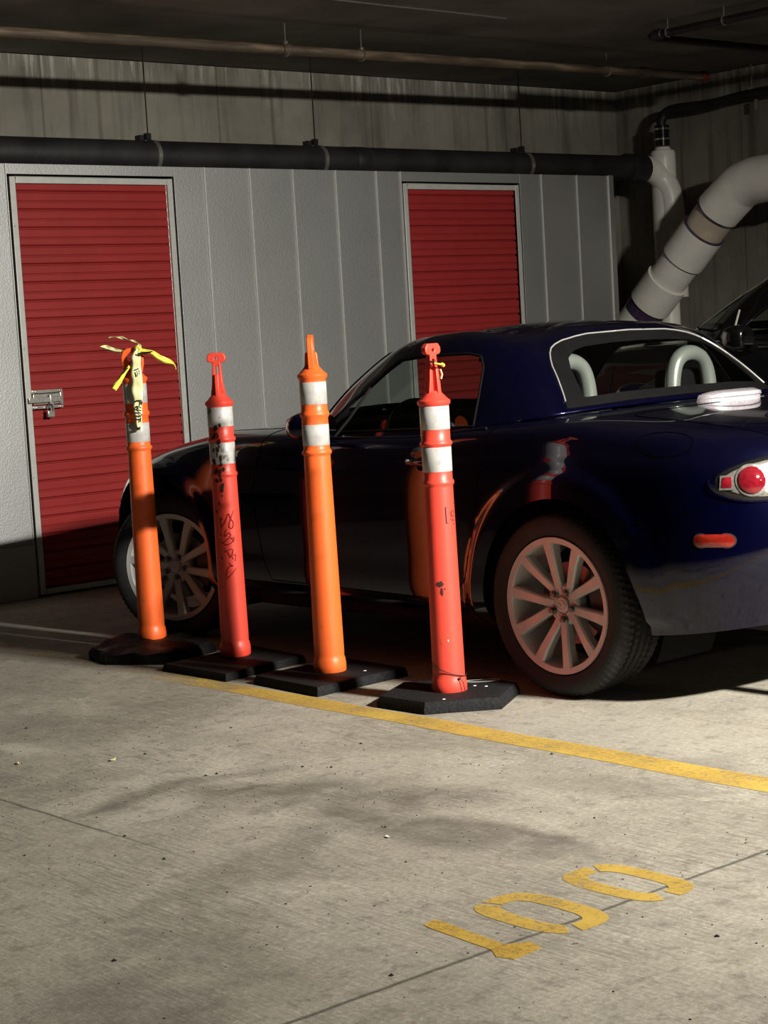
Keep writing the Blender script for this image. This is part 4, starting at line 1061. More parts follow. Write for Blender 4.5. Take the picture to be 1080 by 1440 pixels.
# ------------------------------------------------------------------ delineator posts
def ring_prof(z, r, h=.011, b=.006): return [(r, z - h), (r + b * .8, z - h * .5), (r + b, z), (r + b * .8, z + h * .5), (r, z + h)]
def make_post(name_label, base, zs, kind, rot, bandmat, base_fn):
    """zs: flange, band1 top/bottom, ring, band2 top/bottom, ring2, tip"""
    fl, b1t, b1b, rg, b2t, b2b, rg2, tip = zs
    mat = M['orange'] if kind == 'orange' else M['redorange']
    t = empty('delineator_post', (base[0], base[1], 0), 0)
    tag(t, name_label, 'traffic post', 'delineator posts standing along the yellow line beside the car')
    r0 = .054 if kind == 'red' else .0545; r1 = .0485 if kind == 'red' else .0475
    rad = lambda z: r0 + (r1 - r0) * min(1, max(0, (z - .12) / (rg2 - .12)))
    m = MB()
    pr = [(.052, .030), (.059, .036), (.0595, .060), (.057, .082), (.0535, .090), (r0, .10)]
    for z in np.linspace(.12, rg2 - .014, 14): pr.append((rad(z), float(z)))
    pr += ring_prof(rg2, r1, b=.0065 if kind == 'orange' else .005)
    pr += [(r1, b2b)] + [(r1, b2t)] + ring_prof(rg, r1, .013 if kind == 'orange' else .010, .006) + [(r1, b1b), (r1, b1t)]
    pr += [(r1 + .001, fl - .012), (r1 + .0065, fl - .006), (r1 + .0065, fl + .004), (r1 - .002, fl + .010), (.030, fl + .028), (.024, fl + .036), (0, fl + .037)]
    m.lathe(pr, 56); m.build('tube', mat, t, smooth=50)
    for a, b in ((b1b, b1t), (b2b, b2t)):
        m = MB(); m.lathe([(r1 + .0003, a), (r1 + .0011, a + .001), (r1 + .0011, b - .001), (r1 + .0003, b)], 56)
        # open band (drop the caps)
        m.f = m.f[:-2]; m.m = m.m[:-2]
        m.build('reflective_band', bandmat, t, smooth=50)
    # pull handle
    h0 = fl + .022
    R = Matrix.Rotation(rot, 4, 'Z')
    def plate(outline, holes, y0, y1, m):
        # outline (x,z); slot holes by boolean-free ring fill: build with bmesh triangulation
        bm = bmesh.new()
        loops = [outline] + holes; ed = []
        for lp_ in loops:
            vv = [bm.verts.new((x, y0, z)) for x, z in lp_]
            for i in range(len(vv)): ed.append(bm.edges.new((vv[i], vv[(i + 1) % len(vv)])))
        bmesh.ops.triangle_fill(bm, use_beauty=True, use_dissolve=False, edges=ed)
        ext = bmesh.ops.extrude_face_region(bm, geom=list(bm.faces))
        bmesh.ops.translate(bm, verts=[g for g in ext['geom'] if isinstance(g, bmesh.types.BMVert)], vec=(0, y1 - y0, 0))
        bm.verts.index_update()
        m.add([R @ v.co for v in bm.verts], [tuple(v.index for v in f.verts) for f in bm.faces]); bm.free()
    m = MB(); H = tip - h0
    if kind == 'red':
        o = [(-.030, h0), (.030, h0), (.020, h0 + H * .30), (.0155, h0 + H * .78), (.030, h0 + H * .79), (.037, h0 + H * .84), (.036, h0 + H * .92), (.026, tip), (-.026, tip), (-.036, h0 + H * .92), (-.037, h0 + H * .84), (-.030, h0 + H * .79), (-.0155, h0 + H * .78), (-.022, h0 + H * .30)]
        sl = [(-.006, h0 + H * .22), (.006, h0 + H * .22), (.006, h0 + H * .70), (-.006, h0 + H * .70)]
        ho = [(.006 * math.cos(a), h0 + H * .87 + .006 * math.sin(a)) for a in np.linspace(0, 2 * PI, 10, endpoint=False)]
        plate(o, [sl, ho], -.011, .011, m)
        fin = [(-.026, h0), (.026, h0), (.023, h0 + H * .55), (-.023, h0 + H * .55)]
        v = [R @ Vector((x2, y, z)) for x2 in (-.008, .008) for (y, z) in ((-.032, h0), (.032, h0), (.026, h0 + H * .52), (-.026, h0 + H * .52))]
        m.add(v, [(0, 1, 2, 3), (7, 6, 5, 4), (0, 4, 5, 1), (1, 5, 6, 2), (2, 6, 7, 3), (3, 7, 4, 0)])
    else:
        o = [(-.036, h0), (.036, h0), (.044, h0 + H * .35), (.047, h0 + H * .65), (.038, h0 + H * .90), (.018, tip), (-.018, tip), (-.038, h0 + H * .90), (-.047, h0 + H * .65), (-.044, h0 + H * .35)]
        sl = [(.024 * math.cos(a), h0 + H * .62 + .020 * math.sin(a)) for a in np.linspace(0, 2 * PI, 16, endpoint=False)]
        plate(o, [sl], -.011, .011, m)
        v = [R @ Vector((x2, y, z)) for x2 in (-.011, .011) for (y, z) in ((-.026, h0), (.026, h0), (.022, h0 + H * .45), (.018, h0 + H * .50), (-.018, h0 + H * .50), (-.022, h0 + H * .45))]
        m.add(v, [tuple(range(6)), tuple(range(11, 5, -1))] + [(i, 6 + i, 6 + (i + 1) % 6, (i + 1) % 6) for i in range(6)])
    m.build('pull_handle', mat, t, smooth=30, bevel=.0035)
    base_fn(t, base)
    return t, rad
def base_poly(poly, h, inset, mat, crumple=0.0, seed=1):
    def fn(t, base):
        m = MB(); out = [(x - base[0], y - base[1]) for x, y in poly]
        r2 = np.random.RandomState(seed)
        # densified outline, several levels so it can crumple
        O = []
        for i in range(len(out)):
            a = out[i]; b = out[(i + 1) % len(out)]
            for k in range(8): O.append((a[0] + (b[0] - a[0]) * k / 8, a[1] + (b[1] - a[1]) * k / 8))
        cx = sum(p[0] for p in O) / len(O); cy = sum(p[1] for p in O) / len(O)
        levels = [(1.0, .0005), (1.0, h * .45), (1 - inset, h * .97), (1 - inset * 1.4, h)] + [(k, h) for k in (.8, .6, .4, .2)]
        v = []; n = len(O)
        for (k, z) in levels:
            for (x, y) in O:
                X = cx + (x - cx) * k; Y = cy + (y - cy) * k; Z = z
                if crumple and z > h * .3:
                    Z += crumple * (math.sin(X * 31 + Y * 17) * .5 + math.sin(Y * 43 - X * 23 + 1) * .5) * (1 if k > .35 else .3)
                    X += crumple * .4 * math.sin(Y * 37)
                v.append((X, Y, max(Z, .001)))
        v.append((cx, cy, h))
        f = []
        for j in range(len(levels) - 1):
            for i in range(n): f.append((j * n + i, j * n + (i + 1) % n, (j + 1) * n + (i + 1) % n, (j + 1) * n + i))
        j = len(levels) - 1
        f += [(j * n + i, j * n + (i + 1) % n, len(v) - 1) for i in range(n)]
        f.append(tuple(range(n - 1, -1, -1)))
        m.add(v, f)
        m.build('rubber_base', mat, t, smooth=35)
    return fn
P1 = (-1.006, 2.190); P2 = (-1.050, 1.540); P3 = (-1.067, .936); P4 = (-1.094, .268)
b1 = [(-1.365, 1.985), (-1.33, 2.165), (-1.10, 2.37), (-.93, 2.30), (-.885, 2.00), (-.93, 1.84), (-1.215, 1.745)]
b2 = [(-1.313, 1.245), (-.885, 1.312), (-.855, 1.70), (-1.318, 1.655)]
b3 = [(-1.300, .722), (-.862, .745), (-.850, 1.125), (-1.282, 1.115)]
b4 = [(-1.290, .18), (-1.085, .03), (-.868, .165), (-.855, .33), (-1.085, .525), (-1.300, .405)]
T1, rad1 = make_post('orange traffic post with caution tape tied to its handle, leftmost of the four', P1, (1.118, 1.097, 1.018, .975, .937, .858, .833, 1.245), 'orange', math.radians(-40), M['band'], base_poly(b1, .046, .07, M['rubber_wet'], .010, 3))
T2, rad2 = make_post('scuffed red-orange traffic post with red handwriting, second from the left', P2, (1.014, .998, .923, .874, .862, .780, .740, 1.205), 'red', math.radians(-46), M['band_dirty'], base_poly(b2, .030, .035, M['rubber']))
T3, rad3 = make_post('bright orange traffic post on a square black base, third from the left', P3, (1.105, 1.082, 1.002, .966, .930, .855, .830, 1.250), 'orange', math.radians(48), M['band'], base_poly(b3, .034, .035, M['rubber']))
T4, rad4 = make_post('red-orange traffic post on a six-sided base beside the rear wheel, rightmost of the four', P4, (1.004, .990, .913, .867, .855, .774, .737, 1.196), 'red', math.radians(5), M['band'], base_poly(b4, .040, .05, M['rubber']))

VD = Vector((.6457, .7580, 0)).normalized()      # horizontal direction from camera into the scene
CR_ = Vector((.7580, -.6457, 0)).normalized()    # camera right
def on_post(base, rad, u, z, lift=.0008):
    """u in -1..1 across the visible width"""
    r = rad(z) + lift; u = max(-.999, min(.999, u)); n = CR_ * u - VD * math.sqrt(1 - u * u)
    return Vector((n.x * r, n.y * r, z))
def strokes(t, base, rad, lines, w, name, mat, label=None):
    m = MB()
    for ln in lines:
        pts = catmull([(a, b, 0) for a, b in ln], 5) if len(ln) > 2 else [Vector((ln[0][0], ln[0][1], 0)), Vector((ln[1][0], ln[1][1], 0))]
        P = [on_post(base, rad, p.x, p.y) for p in pts]
        m.tube(P, w, 6)
    o = m.build(name, mat, t, smooth=60)
    if label: tag(o, label)
# handwriting on the second post: pixel coords in a 665x1440 zoom -> (u, z)
def hz(px, py):
    X = 300 + px * 60 / 665; Y = 700 + py * 130 / 1440
    z = (931.5 - Y) / 361.5 + .0; z = 1.0 - (Y - 570.9) / 361.3
    xc = 338.3 + (314.4 - 338.3) * (z / 1.0); return ((X - xc) / (rad2(z) * 361.8), z)
hw = [[(195, 255), (200, 330), (225, 395), (270, 320), (310, 215), (345, 290), (385, 360), (370, 440), (325, 420), (335, 330), (385, 175)],
      [(285, 450), (265, 500), (262, 560), (315, 510), (350, 540), (330, 585), (400, 580)], [(400, 580), (385, 640), (330, 680), (260, 685), (250, 650), (300, 605), (350, 590), (395, 640), (385, 650)],
      [(262, 800), (330, 765), (380, 770), (375, 830), (335, 890), (400, 850), (425, 860)], [(262, 800), (305, 800), (345, 890)], [(370, 870), (390, 920)], [(425, 860), (415, 950)],
      [(330, 965), (350, 1000), (385, 1020), (335, 1025), (300, 1080), (290, 1170), (305, 1205), (370, 1140), (435, 1060)], [(350, 1100), (355, 1115)]]
strokes(T2, P2, rad2, [[hz(*p) for p in l] for l in hw], .0021, 'handwriting', M['redink'], 'dark red marker scrawl')
# scuffs on the second post
def blot(t, base, rad, spots, name, mat, label, seed=1):
    r2 = np.random.RandomState(seed); m = MB()
    for (u, z, a, b) in spots:
        n = 12; v = []
        for i in range(n):
            an = 2 * PI * i / n; k = r2.uniform(.65, 1.2)
            v.append(on_post(base, rad, u + a / .05 * math.cos(an) * k, z + b * math.sin(an) * k, .0012))
        c = on_post(base, rad, u, z, .0016); m.add(v + [c], [(i, (i + 1) % n, n) for i in range(n)])
    tag(m.build(name, mat, t, smooth=60), label)
sp = []
r9 = np.random.RandomState(11)
for z in np.linspace(.93, .68, 30): sp.append((-.30 + r9.normal(0, .18), float(z) + r9.normal(0, .006), r9.uniform(.003, .008), r9.uniform(.005, .013)))
for z in np.linspace(.66, .42, 9): sp.append((-.42 + r9.normal(0, .12), float(z), r9.uniform(.001, .003), r9.uniform(.004, .009)))
blot(T2, P2, lambda z: rad2(z) + .0014 + (.006 if abs(z - .740) < .012 or abs(z - .874) < .012 else 0), sp, 'scuff_marks', M['scuff'], 'black scuffs down one side', 5)
blot(T4, P4, rad4, [(-.26, .405, .0105, .0115), (-.17, .378, .0045, .013), (.02, .388, .003, .0028)], 'scuff_marks', M['scuff'], 'black burn mark', 6)
blot(T4, P4, rad4, [(.05, .215, .0018, .004)], 'paint_chip', M['whiteink'], 'small pale chip', 7)
# printed six-sided badge on the fourth post
cz = .655; cu = .90
def bz(px, py):
    X = 590 + px * 70 / 348; Y = 690 + py * 290 / 1440
    z = 1.0 - (Y - 566.4) / 419.0; xc = 634.4 + (611.1 - 634.4) * z; return ((X - xc) / (rad4(z) * 420.5), z)
strokes(T4, P4, rad4, [[bz(240, 75), bz(182, 102)], [bz(182, 102), bz(190, 208)], [bz(190, 208), bz(244, 222)]], .0017, 'printed_badge', M['ink'], 'black printed six-sided badge')
strokes(T4, P4, rad4, [[bz(238, 128), bz(226, 130), bz(220, 150), bz(228, 166), bz(241, 164)], [bz(241, 128), bz(240, 166)], [bz(218, 184), bz(240, 188)], [bz(226, 196), bz(242, 198)]], .0014, 'badge_lettering', M['ink'])
m = MB(); m.tube([(-.925 - P4[0] + .062 * math.cos(a) * .757 + .020 * math.sin(a) * .645, .288 - P4[1] - .062 * math.cos(a) * .652 + .020 * math.sin(a) * .757, .0412) for a in np.linspace(0, 2 * PI, 32, endpoint=False)], .0018, 5, closed=True)
tag(m.build('stamped_oval', M['frame'], T4, smooth=60), 'raised grey oval stamp on the base')
for (x, y) in ((-.985, .205), (-1.0, .245), (-1.215, .165)):
    m = MB(); m.lathe([(.0, 0), (.006, .0005), (.004, .0018), (.0, .002)], 7, 'Z'); m.build('pale_chip', M['whiteink'], T4, loc=(x - P4[0], y - P4[1], .0402))
m = MB(); m.lathe([(.0, 0), (.007, .0005), (.004, .0018), (.0, .002)], 7, 'Z'); m.build('pale_chip', M['whiteink'], T3, loc=(-1.00 - P3[0], .82 - P3[1], .0342))
# string round its foot
m = MB(); m.tube([(.0595 * math.cos(a), .0595 * math.sin(a), .112 - .022 * math.cos(a + .9)) for a in np.linspace(0, 2 * PI, 40, endpoint=False)], .0016, 6, closed=True)
kn = on_post(P4, rad4, .55, .085, .008); m.tube([kn, kn + Vector((.005, -.01, -.01)), kn + Vector((.010, -.012, -.04))], .0016, 6); m.tube([kn + Vector((-.004, 0, 0)), kn + Vector((.004, 0, .002))], .004, 8)
tag(m.build('string', M['ink'], smooth=60, loc=(P4[0], P4[1], 0)), 'thin black string knotted around the foot of the rightmost traffic post', 'string')

# caution tape on the first post: ribbons through 3D points, in (right, into-scene, up) offsets of the post top
def ribbon(pts, ws, mat, name, parent, twist=None, base=P1):
    m = MB(); C = catmull(pts, 6); W = catmull([(w, 0, 0) for w in ws], 6); n = len(C); v = []
    for i, (p, w) in enumerate(zip(C, W)):
        t = C[min(i + 1, n - 1)] - C[max(i - 1, 0)]; t.normalize()
        side = Vector((t.z, .25 * math.sin(i * .8), -t.x)); side.normalize()
        if twist: side = (side * math.cos(twist * i) + Vector((0, 1, 0)) * math.sin(twist * i))
        for s_, o_ in ((-1, 0), (-.35, .004), (.35, -.004), (1, 0)):
            q_ = p + side * (w.x * s_) + Vector((0, o_, 0))
            v.append(CR_ * q_.x + VD * q_.y + Vector((0, 0, q_.z)))
    f = [(i * 4 + k, i * 4 + k + 1, (i + 1) * 4 + k + 1, (i + 1) * 4 + k) for i in range(n - 1) for k in range(3)]
    m.add(v, f); o = m.build(name, mat, parent, smooth=60, solid=.0006); return o
tp = empty('caution_tape', (P1[0], P1[1], 0))
tag(tp, 'yellow caution tape streamers knotted on the handle of the leftmost orange post', 'caution tape')
def tz(px, py):
    X = 140 + px / 7.714; Y = 460 + py / 7.714; z = 1.0 - (Y - 572.5) / 336.7; xc = 221.9 + (198.3 - 221.9) * z
    return ((X - xc) / 337.1, z)
def T3p(px, py, d): x, z = tz(px, py); return (x, d, z)
ribbon([T3p(150, 110, .0), T3p(260, 108, .0), T3p(360, 140, -.01), T3p(430, 165, -.01), T3p(490, 200, -.015), T3p(500, 240, -.02)], [.003, .006, .004, .006, .005, .006], M['tape_pale'], 'streamer', tp, .35)
ribbon([T3p(50, 198, .03), T3p(110, 210, .03), T3p(180, 235, .02), T3p(250, 255, .01), T3p(310, 265, 0)], [.001, .010, .009, .008, .006], M['tape_pale'], 'streamer', tp)
ribbon([T3p(395, 420, -.05), T3p(345, 490, -.062), T3p(290, 580, -.066), T3p(230, 655, -.066)], [.006, .008, .011, .013], M['tape'], 'streamer', tp)
ribbon([T3p(480, 265, -.03), T3p(560, 275, -.04), T3p(640, 300, -.045), T3p(720, 360, -.045), T3p(820, 405, -.04), T3p(870, 435, -.04), T3p(890, 490, -.04)], [.010, .009, .010, .013, .011, .003, .001], M['tape'], 'streamer', tp)
main = ribbon([T3p(475, 235, -.03), T3p(465, 330, -.045), T3p(470, 450, -.062), T3p(480, 600, -.066), T3p(485, 750, -.066), T3p(490, 900, -.067), T3p(498, 1020, -.068), T3p(500, 1110, -.068)], [.009, .019, .020, .024, .022, .017, .014, .008], M['tape_pale'], 'streamer', tp)
m = MB(); c = [T3p(470, 215, -.03), T3p(510, 250, -.03), T3p(480, 290, -.03), T3p(440, 260, -.02), T3p(470, 225, -.03)]
m.tube([CR_ * p[0] + VD * p[1] + Vector((0, 0, p[2])) for p in c], .007, 8); m.build('knot', M['tape'], tp)
# black lettering CAUT... running down the tape and the dark wrapped bits
m = MB()
def tl(pts, w=.0022, d=-.0745):
    m.tube([CR_ * tz(*p)[0] + VD * d + Vector((0, 0, tz(*p)[1])) for p in pts], w, 6)
tl([(468, 792), (530, 792), (536, 812), (528, 842)], .0026); tl([(468, 792), (463, 812)], .0026)
tl([(452, 882), (480, 850), (530, 872)]); tl([(452, 882), (530, 902)]); tl([(490, 858), (485, 892)])
tl([(455, 915), (520, 925), (532, 945), (520, 962), (460, 950)])
tl([(455, 985), (520, 995)]); tl([(520, 975), (516, 1020)], .003)
tl([(475, 1085), (520, 1078)], .003); tl([(480, 1098), (515, 1090)], .0035)
tl([(455, 470), (500, 455)], .0022, -.071); tl([(460, 490), (480, 540)], .0022, -.071); tl([(500, 470), (510, 520)], .002, -.071)
m.build('tape_lettering', M['ink'], tp, smooth=60)
m = MB(); m.tube([CR_ * a[0] + VD * a[1] + Vector((0, 0, a[2])) for a in (T3p(485, 298, -.055), T3p(560, 295, -.06), T3p(645, 285, -.06))], [.005, .010, .004], 8, flat=.5); m.tube([CR_ * a[0] + VD * a[1] + Vector((0, 0, a[2])) for a in (T3p(385, 440, -.066), T3p(330, 500, -.072))], [.004, .006], 6, flat=.5)
m.build('tape_print', M['ink'], tp, smooth=60)

# scrap of tape on the fourth post
sc = empty('tape_scrap', (P4[0], P4[1], 0))
tag(sc, 'small scrap of yellow and black tape tied on the rightmost post handle', 'tape scrap')
def sz(px, py, d):
    X = 570 + px / 5.756; Y = 470 + py / 5.756; z = 1.0 - (Y - 566.4) / 419.0; xc = 634.4 + (611.1 - 634.4) * z
    return CR_ * ((X - xc) / 420.5) + VD * d + Vector((0, 0, z))
m = MB(); m.tube([sz(195, 240, .0), sz(205, 225, -.03), sz(240, 232, -.035), sz(255, 245, -.03)], .006, 8, flat=.6); m.build('dark_wrap', M['ink'], sc)
m = MB(); m.tube([sz(238, 240, -.037), sz(280, 250, -.038), sz(305, 255, -.03)], .009, 8, flat=.4); m.tube([sz(300, 250, -.03), sz(312, 262, -.02)], .006, 8); m.build('yellow_tag', M['tape'], sc)
m = MB(); m.tube([sz(285, 290, -.02), sz(300, 330, -.02), sz(292, 365, -.02)], .005, 8, flat=.5); m.build('tape_tail', M['tape_pale'], sc)
# ------------------------------------------------------------------ the navy coupe
car = empty('car', (0, 0, 0))
tag(car, 'small dark navy two-door hardtop coupe parked nose-in behind the traffic posts', 'car')
wb, wg = make_car(car, M['paint'], 'coupe')
# collision tree of the left half and of the whole lower body
(BP, BF, BB), (GP, GF, GB) = body_cut()
allf = [tuple(int(i) for i in f) for k, F in BF.items() if k != 'void' for f in F]
nP = len(BP)
V_ = [Vector(p) for p in BP] + [Vector(p) for p in mir(BP)]
bvh = BVHTree.FromPolygons(V_, allf + [tuple(nP + i for i in f[::-1]) for f in allf])

def mirror_parts(fn):
    for s in (-1, 1): fn(s)

# tail lamps -----------------------------------------------------------------
lamp_out = [(-.150, -.004), (-.142, .022), (-.10, .046), (-.04, .066), (.04, .082), (.12, .082), (.19, .062), (.225, .02), (.21, -.02), (.15, -.048), (.07, -.064), (-.02, -.066), (-.08, -.056), (-.13, -.034)]
lamp_out = rounded(lamp_out, 4, .45)
def tail_lamp(s):
    dn = Vector((.60 * -s, .80, -.06))         # ray direction (into the body)
    ua = Vector((.80 * -s, -.60, .0)); va = Vector((0, 0, 1))
    c = Vector((.700 * s, -.738, .726))
    def P(outline, lift, name, mat, parent, **k): return patch(bvh, c, ua, va, outline, dn, lift, name, mat, parent, **k)
    sc_ = lambda o, k, dx=0, dy=0, ky=None: [(a * k + dx, b * (ky or k) + dy) for a, b in o]
    hb = P(lamp_out, .0012, 'tail_lamp', M['border'], car, sub=.004)
    tag(hb, 'clear-lens tail lamp with red round light')
    P(sc_(lamp_out, .86, .012, .001, .80), .0030, 'chrome_reflector', M['lampsilver'], hb, sub=.003)
    circ = lambda cx, cy, r, rx=1.0: [(cx + r * rx * math.cos(t), cy + r * math.sin(t)) for t in np.linspace(0, 2 * PI, 40, endpoint=False)]
    P(circ(-.022, .002, .0490, 1.0), .006, 'chrome_bezel', M['lampsilver'], hb, dome=.003)
    P(circ(-.022, .002, .0395, 1.0), .012, 'red_round_lens', M['redlens'], hb, dome=.010, rings=9)
    P([(-.112, -.016), (-.083, -.017), (-.081, .015), (-.106, .014)], .008, 'red_marker_lens', M['redlens'], hb, dome=.004)
    P([(-.118, -.023), (-.076, -.024), (-.075, .022), (-.112, .020)], .006, 'marker_bezel', M['lampsilver'], hb, dome=.001)
    P(circ(.085, .008, .040, 1.0), .009, 'clear_round_lens', M['clearlamp'], hb, dome=.008)
    P(lamp_out, .016, 'lamp_lens', M['lens_clear'], hb, dome=.014, rings=10, sub=.015)
mirror_parts(tail_lamp)

# high brake lamp on the rear deck -------------------------------------------
m = MB(); n = 26; v = []
for i in range(n + 1):
    t = -1 + 2 * i / n; x = .02 * 0 + .155 * t; y = -.120 + .045 * t * t; k = (1 - abs(t) ** 4) ** .5 if abs(t) < 1 else 0
    for (dy, dz) in ((.050, -.012), (.030, .020 * k + .004), (-.012, .026 * k + .004), (-.040, .018 * k + .003), (-.043, .008 * k), (-.036, .004 * k), (-.038, -.020 * k - .001), (-.02, -.024)): v.append((x, y + dy * (.35 + .65 * k), .944 + dz))
w = 8
m.add(v, [(i * w + k, i * w + k + 1, (i + 1) * w + k + 1, (i + 1) * w + k) for i in range(n) for k in range(w - 1)] + [tuple(range(w - 1, -1, -1)), tuple(n * w + i for i in range(w))])
hm = m.build('high_brake_lamp', M['clearlamp'], car, smooth=40); tag(hm, 'white ribbed high-level brake lamp')
m = MB()
for i in range(30):
    t = -0.9 + 1.8 * i / 29; m.tube([(.155 * t, -.120 + .045 * t * t + dy, .944 + .0275 * (1 - abs(t) ** 4) ** .5) for dy in (-.012, .022)], .0014, 5)
m.build('lamp_rib', M['trim'], hm)

# side markers, handles, fuel lid gap, mirrors --------------------------------
def stad(a, b, n=10):
    o = []
    for k in range(n + 1): t = -PI / 2 + PI * k / n; o.append((a - b + b * math.cos(t), b * math.sin(t)))
    for k in range(n + 1): t = PI / 2 + PI * k / n; o.append((-a + b + b * math.cos(t), b * math.sin(t)))
    return o
def side_bits(s):
    d = Vector((-s, 0, 0)); ua = Vector((0, -1, 0)); va = Vector((0, 0, 1))
    patch(bvh, (.85 * s, -.652, .551), ua, va, stad(.060, .0235), d, .001, 'side_marker_bezel', M['black'], car, rings=4)
    o = patch(bvh, (.85 * s, -.652, .551), ua, va, stad(.056, .0200), d, .003, 'side_marker_lamp', M['markerlens'], car, dome=.006, rings=6); tag(o, 'red oval side marker lamp')
    patch(bvh, (.85 * s, 2.78, .53), ua, va, stad(.060, .016), d, .003, 'front_marker_lamp', M['markerlens'], car, dome=.005, rings=5)
    # door handle
    hp, hn = hit(bvh, (1.4 * s, .61, .775), d)
    h = MB(); L = [(.715, 0), (.69, .012), (.64, .019), (.58, .019), (.53, .014), (.50, 0)]
    h.tube([(hp.x + s * (.004 + lf * 1.3), y + .0, .772 + .008 * ((y - .5) / .2)) for y, lf in L], [.009, .014, .014, .014, .012, .008], 12, flat=1.0)
    h.build('door_handle', M['paint'], car, smooth=60)
    patch(bvh, (.85 * s, .61, .770), ua, va, stad(.060, .024), d, .0015, 'handle_recess', M['gap'], car, rings=4)
    # door mirror
    q = MB(); v = []; n = 20; rings = [(.0, .02), (.012, .62), (.035, .92), (.075, 1.0), (.115, .86), (.145, .55), (.155, .1)]
    for dy, k in rings:
        for i in range(n):
            a = 2 * PI * i / n; v.append((s * (.915 + .085 * k * math.copysign(abs(math.cos(a)) ** .8, math.cos(a))), 1.10 + dy, .912 + .055 * k * math.copysign(abs(math.sin(a)) ** .8, math.sin(a))))
    q.add(v, [(j * n + i, j * n + (i + 1) % n, (j + 1) * n + (i + 1) % n, (j + 1) * n + i) for j in range(len(rings) - 1) for i in range(n)] + [tuple(range(n))[::-1], tuple((len(rings) - 1) * n + i for i in range(n))])
    q.tube([(s * .87, 1.20, .90), (s * .80, 1.23, .875), (s * .745, 1.25, .868)], [.022, .024, .03], 12)
    mm = q.build('door_mirror', M['paint'], car, smooth=60)
    g = MB(); g.add([(s * (.915 + .074 * math.copysign(abs(math.cos(a)) ** .8, math.cos(a))), 1.106 - .012, .912 + .047 * math.copysign(abs(math.sin(a)) ** .8, math.sin(a))) for a in np.linspace(0, 2 * PI, 28, endpoint=False)], [tuple(range(28))]); g.build('mirror_glass', M['chrome'], mm, smooth=0)
    # head lamp
    patch(bvh, (.62 * s, 2.86, .62), Vector((.75 * -s, .6, -.2)), Vector((.2 * s, .4, .9)), rounded([(-.13, -.02), (-.06, .055), (.10, .05), (.14, .0), (.05, -.05), (-.08, -.05)], 4, .4), Vector((-.5 * s, -.75, -.45)), .003, 'head_lamp', M['chrome'], car, dome=.01)
mirror_parts(side_bits)
# roll hoops behind the seats
for sx in (-.34, .34):
    q = MB()
    q.tube(catmull([(sx - .115, .375, .70), (sx - .112, .375, .92), (sx - .092, .375, 1.045), (sx - .04, .375, 1.094), (sx + .04, .375, 1.094), (sx + .092, .375, 1.045), (sx + .112, .375, .92), (sx + .115, .375, .70)], 7), .030, 20)
    o = q.build('roll_hoop', M['silver'], car, smooth=60); tag(o, 'silver roll hoop behind the seat')
# deck-front highlight strip, rear plate recess and exhaust
q = MB(); q.box((0, -.892, .56), (.31, .016, .15)); q.build('number_plate', M['black'], car, bevel=.005)
for ex_ in (-.42, .42):
    q = MB(); q.tube([(ex_, -.87, .235), (ex_, -.60, .235)], .034, 20); q.build('exhaust_tip', M['chrome'], car)
q = MB(); q.tube([(-.40, 1.74, .915), (-.30, 1.74, .925), (-.02, 1.765, .935)], .006, 6); q.build('wiper', M['black'], car)
q = MB(); q.tube([(.05, 1.80, .93), (.12, 1.77, .935), (.40, 1.70, .925)], .006, 6); q.build('wiper', M['black'], car)

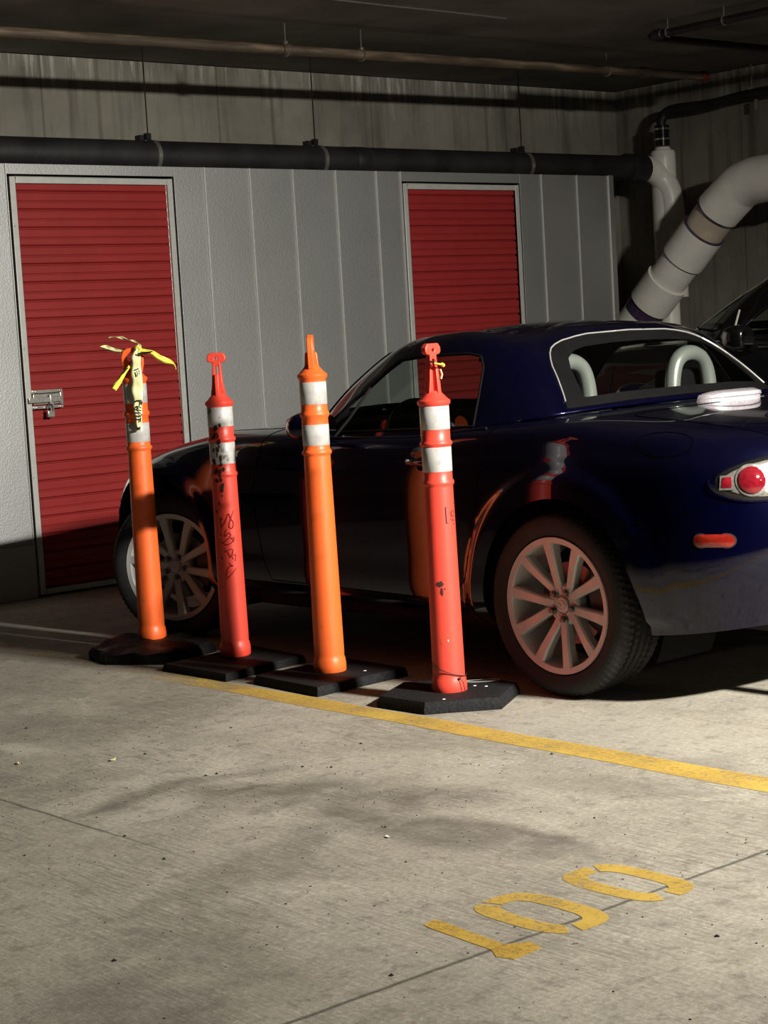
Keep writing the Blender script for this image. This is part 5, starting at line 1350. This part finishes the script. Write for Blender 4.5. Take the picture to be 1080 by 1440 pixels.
# ------------------------------------------------------------------ the dark wagon beyond
car2 = empty('car', (2.86, 0, 0))
tag(car2, 'black taller car beyond the navy coupe, its front pillar and mirror showing at right edge', 'car')
wb2, wg2 = make_car(car2, M['paint2'], 'wagon')
for s in (-1, 1):
    q = MB(); v = []; n = 18; rings = [(.0, .75), (.02, .95), (.06, 1.0), (.11, .85), (.14, .45)]
    for dy, k in rings:
        for i in range(n):
            a = 2 * PI * i / n; v.append((s * (.98 + .062 * k * math.copysign(abs(math.cos(a)) ** .7, math.cos(a))), 1.30 + dy, 1.13 + .062 * k * math.copysign(abs(math.sin(a)) ** .7, math.sin(a))))
    q.add(v, [(j * n + i, j * n + (i + 1) % n, (j + 1) * n + (i + 1) % n, (j + 1) * n + i) for j in range(len(rings) - 1) for i in range(n)] + [tuple(range(n))[::-1], tuple((len(rings) - 1) * n + i for i in range(n))])
    q.tube([(s * .93, 1.36, 1.10), (s * .82, 1.40, 1.07)], .03, 10)
    mm = q.build('door_mirror', M['paint2'], car2, smooth=60)
    g = MB(); g.add([(s * (.98 + .045 * math.cos(a)), 1.295, 1.13 + .048 * math.sin(a)) for a in np.linspace(0, 2 * PI, 24, endpoint=False)], [tuple(range(24))]); g.build('mirror_glass', M['chrome'], mm, smooth=0)

# ------------------------------------------------------------------ lights
def area(name, loc, target, sx, sy, energy, col, spread=180):
    l = bpy.data.lights.new(name, 'AREA'); l.shape = 'RECTANGLE'; l.size = sx; l.size_y = sy; l.energy = energy; l.color = col; l.spread = math.radians(spread)
    o = bpy.data.objects.new(name, l); COL.objects.link(o); o.location = loc
    d = Vector(target) - Vector(loc); o.rotation_euler = d.to_track_quat('-Z', 'Y').to_euler(); return o
area('aisle_tube_light', (-.48, -4.45, 2.84), (-.60, .4, -.3), .42, .14, 290, (1.0, .955, .87), 100)
area('ambient_fill_light', (1.5, -9.5, 2.88), (1.5, -6.0, 0), 1.2, .3, 60, (1.0, .92, .78))  # added weak fill for ambient light, not a known fixture
w = bpy.data.worlds.new('World'); scene.world = w; w.use_nodes = True
w.node_tree.nodes['Background'].inputs[0].default_value = (.9, .95, 1.0, 1); w.node_tree.nodes['Background'].inputs[1].default_value = 0.01

# ------------------------------------------------------------------ camera
cam = bpy.data.cameras.new('Camera'); co = bpy.data.objects.new('Camera', cam); COL.objects.link(co); scene.camera = co
r = Vector((0.75644489, -0.65148323, -0.05797183)); u = Vector((0.10432137, 0.03267772, 0.99400665)); f = Vector((0.64568427, 0.75795895, -0.09268252))
Mx = Matrix((r, u, -f)).transposed()
co.matrix_world = Matrix.Translation((-5.152959, -4.212158, 1.211785)) @ Mx.to_4x4()
cam.sensor_fit = 'HORIZONTAL'; cam.sensor_width = 36.0; cam.lens = 2575.27 * 36.0 / 1080.0
cam.clip_start = .05; cam.clip_end = 60
vs_ = scene.view_settings
vs_.view_transform = 'Standard'; vs_.look = 'None'; vs_.gamma = 1.0; vs_.use_curve_mapping = False; vs_.exposure = 0.0
scene.display_settings.display_device = 'sRGB'
